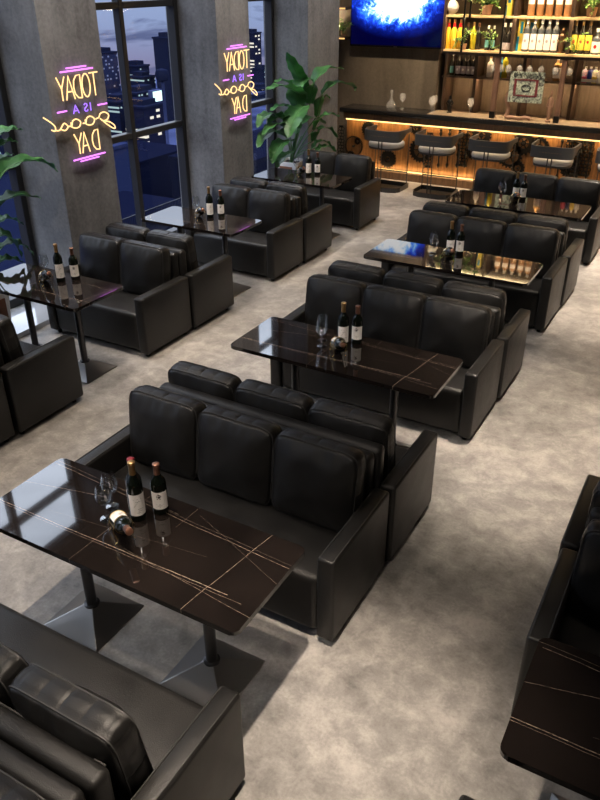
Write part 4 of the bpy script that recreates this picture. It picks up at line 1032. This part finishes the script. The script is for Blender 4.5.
def tower(X, px0, px1, ptop, dep, m, label, extra=None, zb=-30):
    X = {0: -150, 1: -142, 2: -134, 3: -118, 4: -102, 5: -126, 6: -110, 7: -156, 8: -148, 9: -138, 10: -128, 11: -90}[TS[0]]; TS[0] += 1; dep = 5
    a = at_x(px0, ptop, X); b = at_x(px1, ptop, X); y0, y1 = sorted((a.y, b.y)); zt = (a.z+b.z)/2
    t = thing('tower_block', label, 'building', (X, (y0+y1)/2, zb), 0, 'towers outside the windows')
    w = (y1-y0)/2; bm = bmesh.new(); box(bm, -dep, 0, -w, w, 0, zt-zb); new_obj('tower_wall', bm, m, t)
    bm = bmesh.new(); box(bm, -dep*.8, -dep*.2, -w*.6, w*.6, zt-zb, zt-zb+1.2); new_obj('roof_plant', bm, RP, t)
    bm = bmesh.new(); box(bm, -dep-.2, .2, -w-.2, w+.2, zt-zb-.15, zt-zb+.25); new_obj('parapet', bm, RP, t)
    return t
tower(-120, 101, 117, 53, 18, B_BLUE, 'tall blue slab tower just right of the nearer neon column')
tower(-118, 138, 149, 66, 12, B_DARK, 'stepped dark office tower in the second window')
tower(-112, 143, 155, 77, 12, B_DARK, 'lower step of the dark office tower, lit greenish')
tower(-105, 136, 160, 92, 10, B_DARK, 'wide dark office block below the stepped tower')
tower(-95, 143, 164, 106, 8, B_LIT, 'low dark block with a bright row of windows')
tower(-110, 169, 182, 38, 14, B_DARK, 'dark tower cut by the right frame of the second window')
tower(-100, 118, 138, 101, 10, B_DARK, 'low dark block left of the lit screen')
tower(-130, 253, 261, 33, 14, B_LIT, 'tall tower with bright window rows in the last window')
tower(-125, 264, 269, 69, 8, B_DARK, 'slim spired tower in the last window')
tower(-120, 261, 273, 88, 8, B_LIT, 'low tower block beside the spired tower'); tower(-115, 252, 292, 97, 8, B_DARK, 'long low lit block at the foot of the last window')
tower(-98, -20, 30, 60, 10, B_DARK, 'dark office block in the nearest window')
XB = -116.5; q = at_x(151, 91, XB); r_ = at_x(162, 101, XB)
t = thing('lit_billboard', 'bright white-green billboard on the office block', 'billboard', (XB, (q.y+r_.y)/2, (q.z+r_.z)/2))
w = abs(r_.y-q.y)/2; hh = abs(q.z-r_.z)/2
bm = bmesh.new(); box(bm, -.9, .3, -w, w, -hh, hh); new_obj('sign_box', bm, GN, t)
bm = bmesh.new(); box(bm, .3, .4, -w*.9, w*.9, -hh*.85, hh*.85); new_obj('sign_face', bm, emat('billboard_face', (.75, 1, .95), 1.6), t)
# round water tank on mast
p = at_x(162, 76, -92); t = thing('water_tank', 'round tank on a mast beside the office towers', 'water tank', (-92, p.y, -30))
bm = bmesh.new(); lathe(bm, [(0, p.z+30-1), (1.0, p.z+30-.7), (1.25, p.z+30+.2), (1.0, p.z+31), (0, p.z+31.3)], 20); new_obj('tank', bm, RP, t, 50)
bm = bmesh.new(); cyl(bm, (0, 0, 0), (0, 0, p.z+29.5), .3, 8); new_obj('mast', bm, GN, t)
# lower roofs and a far railing seen through the low panes
NV = mat('navy_roof', (.003, .004, .013), 1, spec=0); NV2 = mat('blue_roof', (.012, .017, .05), 1, spec=0)
def roof(X, px0, px1, pt, dep, m, label):
    a = at_x(px0, pt, X); b = at_x(px1, pt, X); y0, y1 = sorted((a.y, b.y)); zt = (a.z+b.z)/2; w = (y1-y0)/2
    t = thing('low_roof_building', label, 'building', (X, (y0+y1)/2, -30), 0, 'low buildings outside the windows')
    bm = bmesh.new(); box(bm, -dep, 0, -w, w, 0, zt+30); new_obj('building_wall', bm, m, t)
    bm = bmesh.new(); box(bm, -dep-.1, .15, -w-.1, w+.1, zt+30, zt+30.3); new_obj('roof_edge', bm, m, t)
    return t, zt, (y0+y1)/2, w
roof(-70, 124, 190, 158, 14, NV, 'wide dark low roof below the lit city in the second window')
roof(-52, 96, 128, 150, 10, NV2, 'blue-lit low roof beside the neon column')
t, zt, yc_, w_ = roof(-40, 90, 196, 224, 8, NV, 'near dark roof edge with a railing in the second window')
roof(-48, 240, 330, 150, 10, NV, 'dark low block at the foot of the last window'); roof(-44, -60, 40, 175, 10, NV2, 'blue roof beyond the nearest window')
t = thing('roof_railing', 'dark metal railing along a roof outside the second window', 'railing', (-40.2, yc_, zt+.3))
bm = bmesh.new(); box(bm, -.03, .03, -w_, w_, .66, .72); new_obj('handrail', bm, BLK, t)
for k in range(60): y = -w_+.05+(2*w_-.1)*k/59; bm = bmesh.new(); box(bm, -.02, .02, y-.02, y+.02, .0, .66); new_obj('baluster', bm, BLK, t)

# ------------------------------------------------------------------ world
w = bpy.data.worlds.new('dusk_sky'); SC.world = w; w.use_nodes = True; nt = w.node_tree
class NW(N):
    def __init__(s, t): s.t = t; s.n = t.nodes; s.l = t.links; s.b = None
n = NW(nt); bg = nt.nodes['Background']
g = n.add('ShaderNodeTexCoord'); sp = n.add('ShaderNodeSeparateXYZ'); n.link(g.outputs['Generated'], sp.inputs[0])
z = n.math('MULTIPLY_ADD', sp.outputs[2], 1.0, .25, clamp=True)   # z=-.25 ->0 , .75->1
sky = n.ramp(z, [(0, (.012, .016, .05)), (.06, (.03, .03, .10)), (.10, (.16, .13, .26)), (.13, (.30, .24, .40)), (.16, (.36, .36, .60)), (.20, (.42, .52, .84)), (.26, (.50, .64, 1.0)), (.42, (.85, .98, 1.3)), (.50, (1.35, 1.5, 1.85)), (.62, (2.9, 3.2, 3.8)), (.76, (6.6, 7.2, 8.4)), (1, (5, 5.4, 6.2))])
mp = n.add('ShaderNodeMapping'); mp.inputs['Scale'].default_value = (1, 1, 4.5); n.link(g.outputs['Generated'], mp.inputs['Vector'])
cl = n.noise(mp.outputs[0], 9, 6, .55, .5)
cf = n.ramp(cl, [(.47, (0, 0, 0)), (.56, (1, 1, 1))])
fade = n.ramp(z, [(.12, (0, 0, 0)), (.16, (.8,)*3), (.30, (.85,)*3), (.40, (.12,)*3)])
n.link(n.mix(n.math('MULTIPLY', cf, fade), sky, (.11, .14, .32)), bg.inputs['Color']); bg.inputs['Strength'].default_value = .75

# ------------------------------------------------------------------ lamps and added fill spots
def spot(x, y, e, size=75, col=(1, .84, .68), z=CH-.06, tx=None, ty=None, blend=.7, rad=.06):
    l = bpy.data.lights.new('ceiling_or_fill_spot', 'SPOT'); l.energy = e; l.spot_size = R(size); l.spot_blend = blend; l.color = col; l.shadow_soft_size = rad
    o = bpy.data.objects.new('ceiling_or_fill_spot', l); C.objects.link(o); o.location = (x, y, z)
    d = Vector((tx if tx is not None else x, ty if ty is not None else y, 0))-o.location
    o.rotation_euler = d.to_track_quat('-Z', 'Y').to_euler(); return o
for x, y, e, s in [(-.80, 5.0, 1450, 40), (-1.05, 1.6, 1350, 36), (-2.9, 2.0, 700, 44), (-3.7, 4.2, 520, 50), (-3.7, 6.4, 400, 50), (-.7, 8.2, 1700, 40), (-1.0, 10.3, 2300, 46),
                   (-3.5, 9.9, 200, 75), (.9, 3.0, 90, 70), (-2.1, 3.1, 110, 64), (-2.1, 5.3, 110, 64), (-2.1, 7.6, 110, 64), (-4.9, 3.2, 120, 80), (-4.9, 6.2, 120, 80), (-5.0, 8.6, 120, 80), (-2.2, .7, 130, 70)]:  # weaker spots on this line are added as general fill
    spot(x, y, e, s, blend=1.0)
for y in (5.6, 8.3, 10.6): spot(-4.7, y, 300, 60, (1, .90, .82), CH-.06, -5.75, y, .9, .08)  # washes added to brighten the column fronts, not known fixtures
for y in (4.7, 7.5, 9.6): spot(-5.0, y, 260, 70, (1, .9, .8), CH-.06, -5.5, y, .9, .08)  # extra spots added to lift the plants and window bays
for x, y, tx, ty, e in ((-.9, -1.4, -2.2, 2.4, 330), (-.9, 1.2, -2.2, 4.8, 330), (-.9, 3.6, -2.1, 7.0, 330), (-3.2, .8, -4.9, 5.0, 260), (-3.3, 3.6, -4.8, 7.2, 260), (-3.3, 6.2, -4.9, 9.8, 260)):
    spot(x, y, e, 40, (1, .88, .76), CH-.06, tx, ty+1.0, .9, .12)  # tilted frontal fill, added to light cushion fronts and bottle labels
# shelf LEDs
sl = 5.8; sxc = SX0+sl/2
area('shelf_led_upper', (sxc, SY0+.02, Z2-.04), sl, .03, 34, (1, .72, .38), (R(-12), 0, 0))
area('shelf_led_top', (sxc, SY0+.02, Z3-.04), sl, .03, 22, (1, .72, .38), (R(-12), 0, 0))
area('niche_led', (sxc, BY+.05, 1.58), sl, .03, 45, (1, .66, .34), (R(20), 0, 0))
area('niche_led_top', (sxc, BY+.05, 1.99), sl, .03, 20, (1, .66, .34), (R(20), 0, 0))
for x in (-4.3, -3.2, -2.2, -1.2): spot(x, 10.9, 620, 60, (1, .74, .45), CH-.06, x, 13.4)
spot(-5.2, 10.9, 130, 55, (1, .78, .55), CH-.06, -5.2, 13.6)

SC.view_settings.view_transform = 'Standard'; SC.view_settings.look = 'None'; SC.view_settings.exposure = 0; SC.view_settings.gamma = 1
SC.view_settings.use_curve_mapping = False
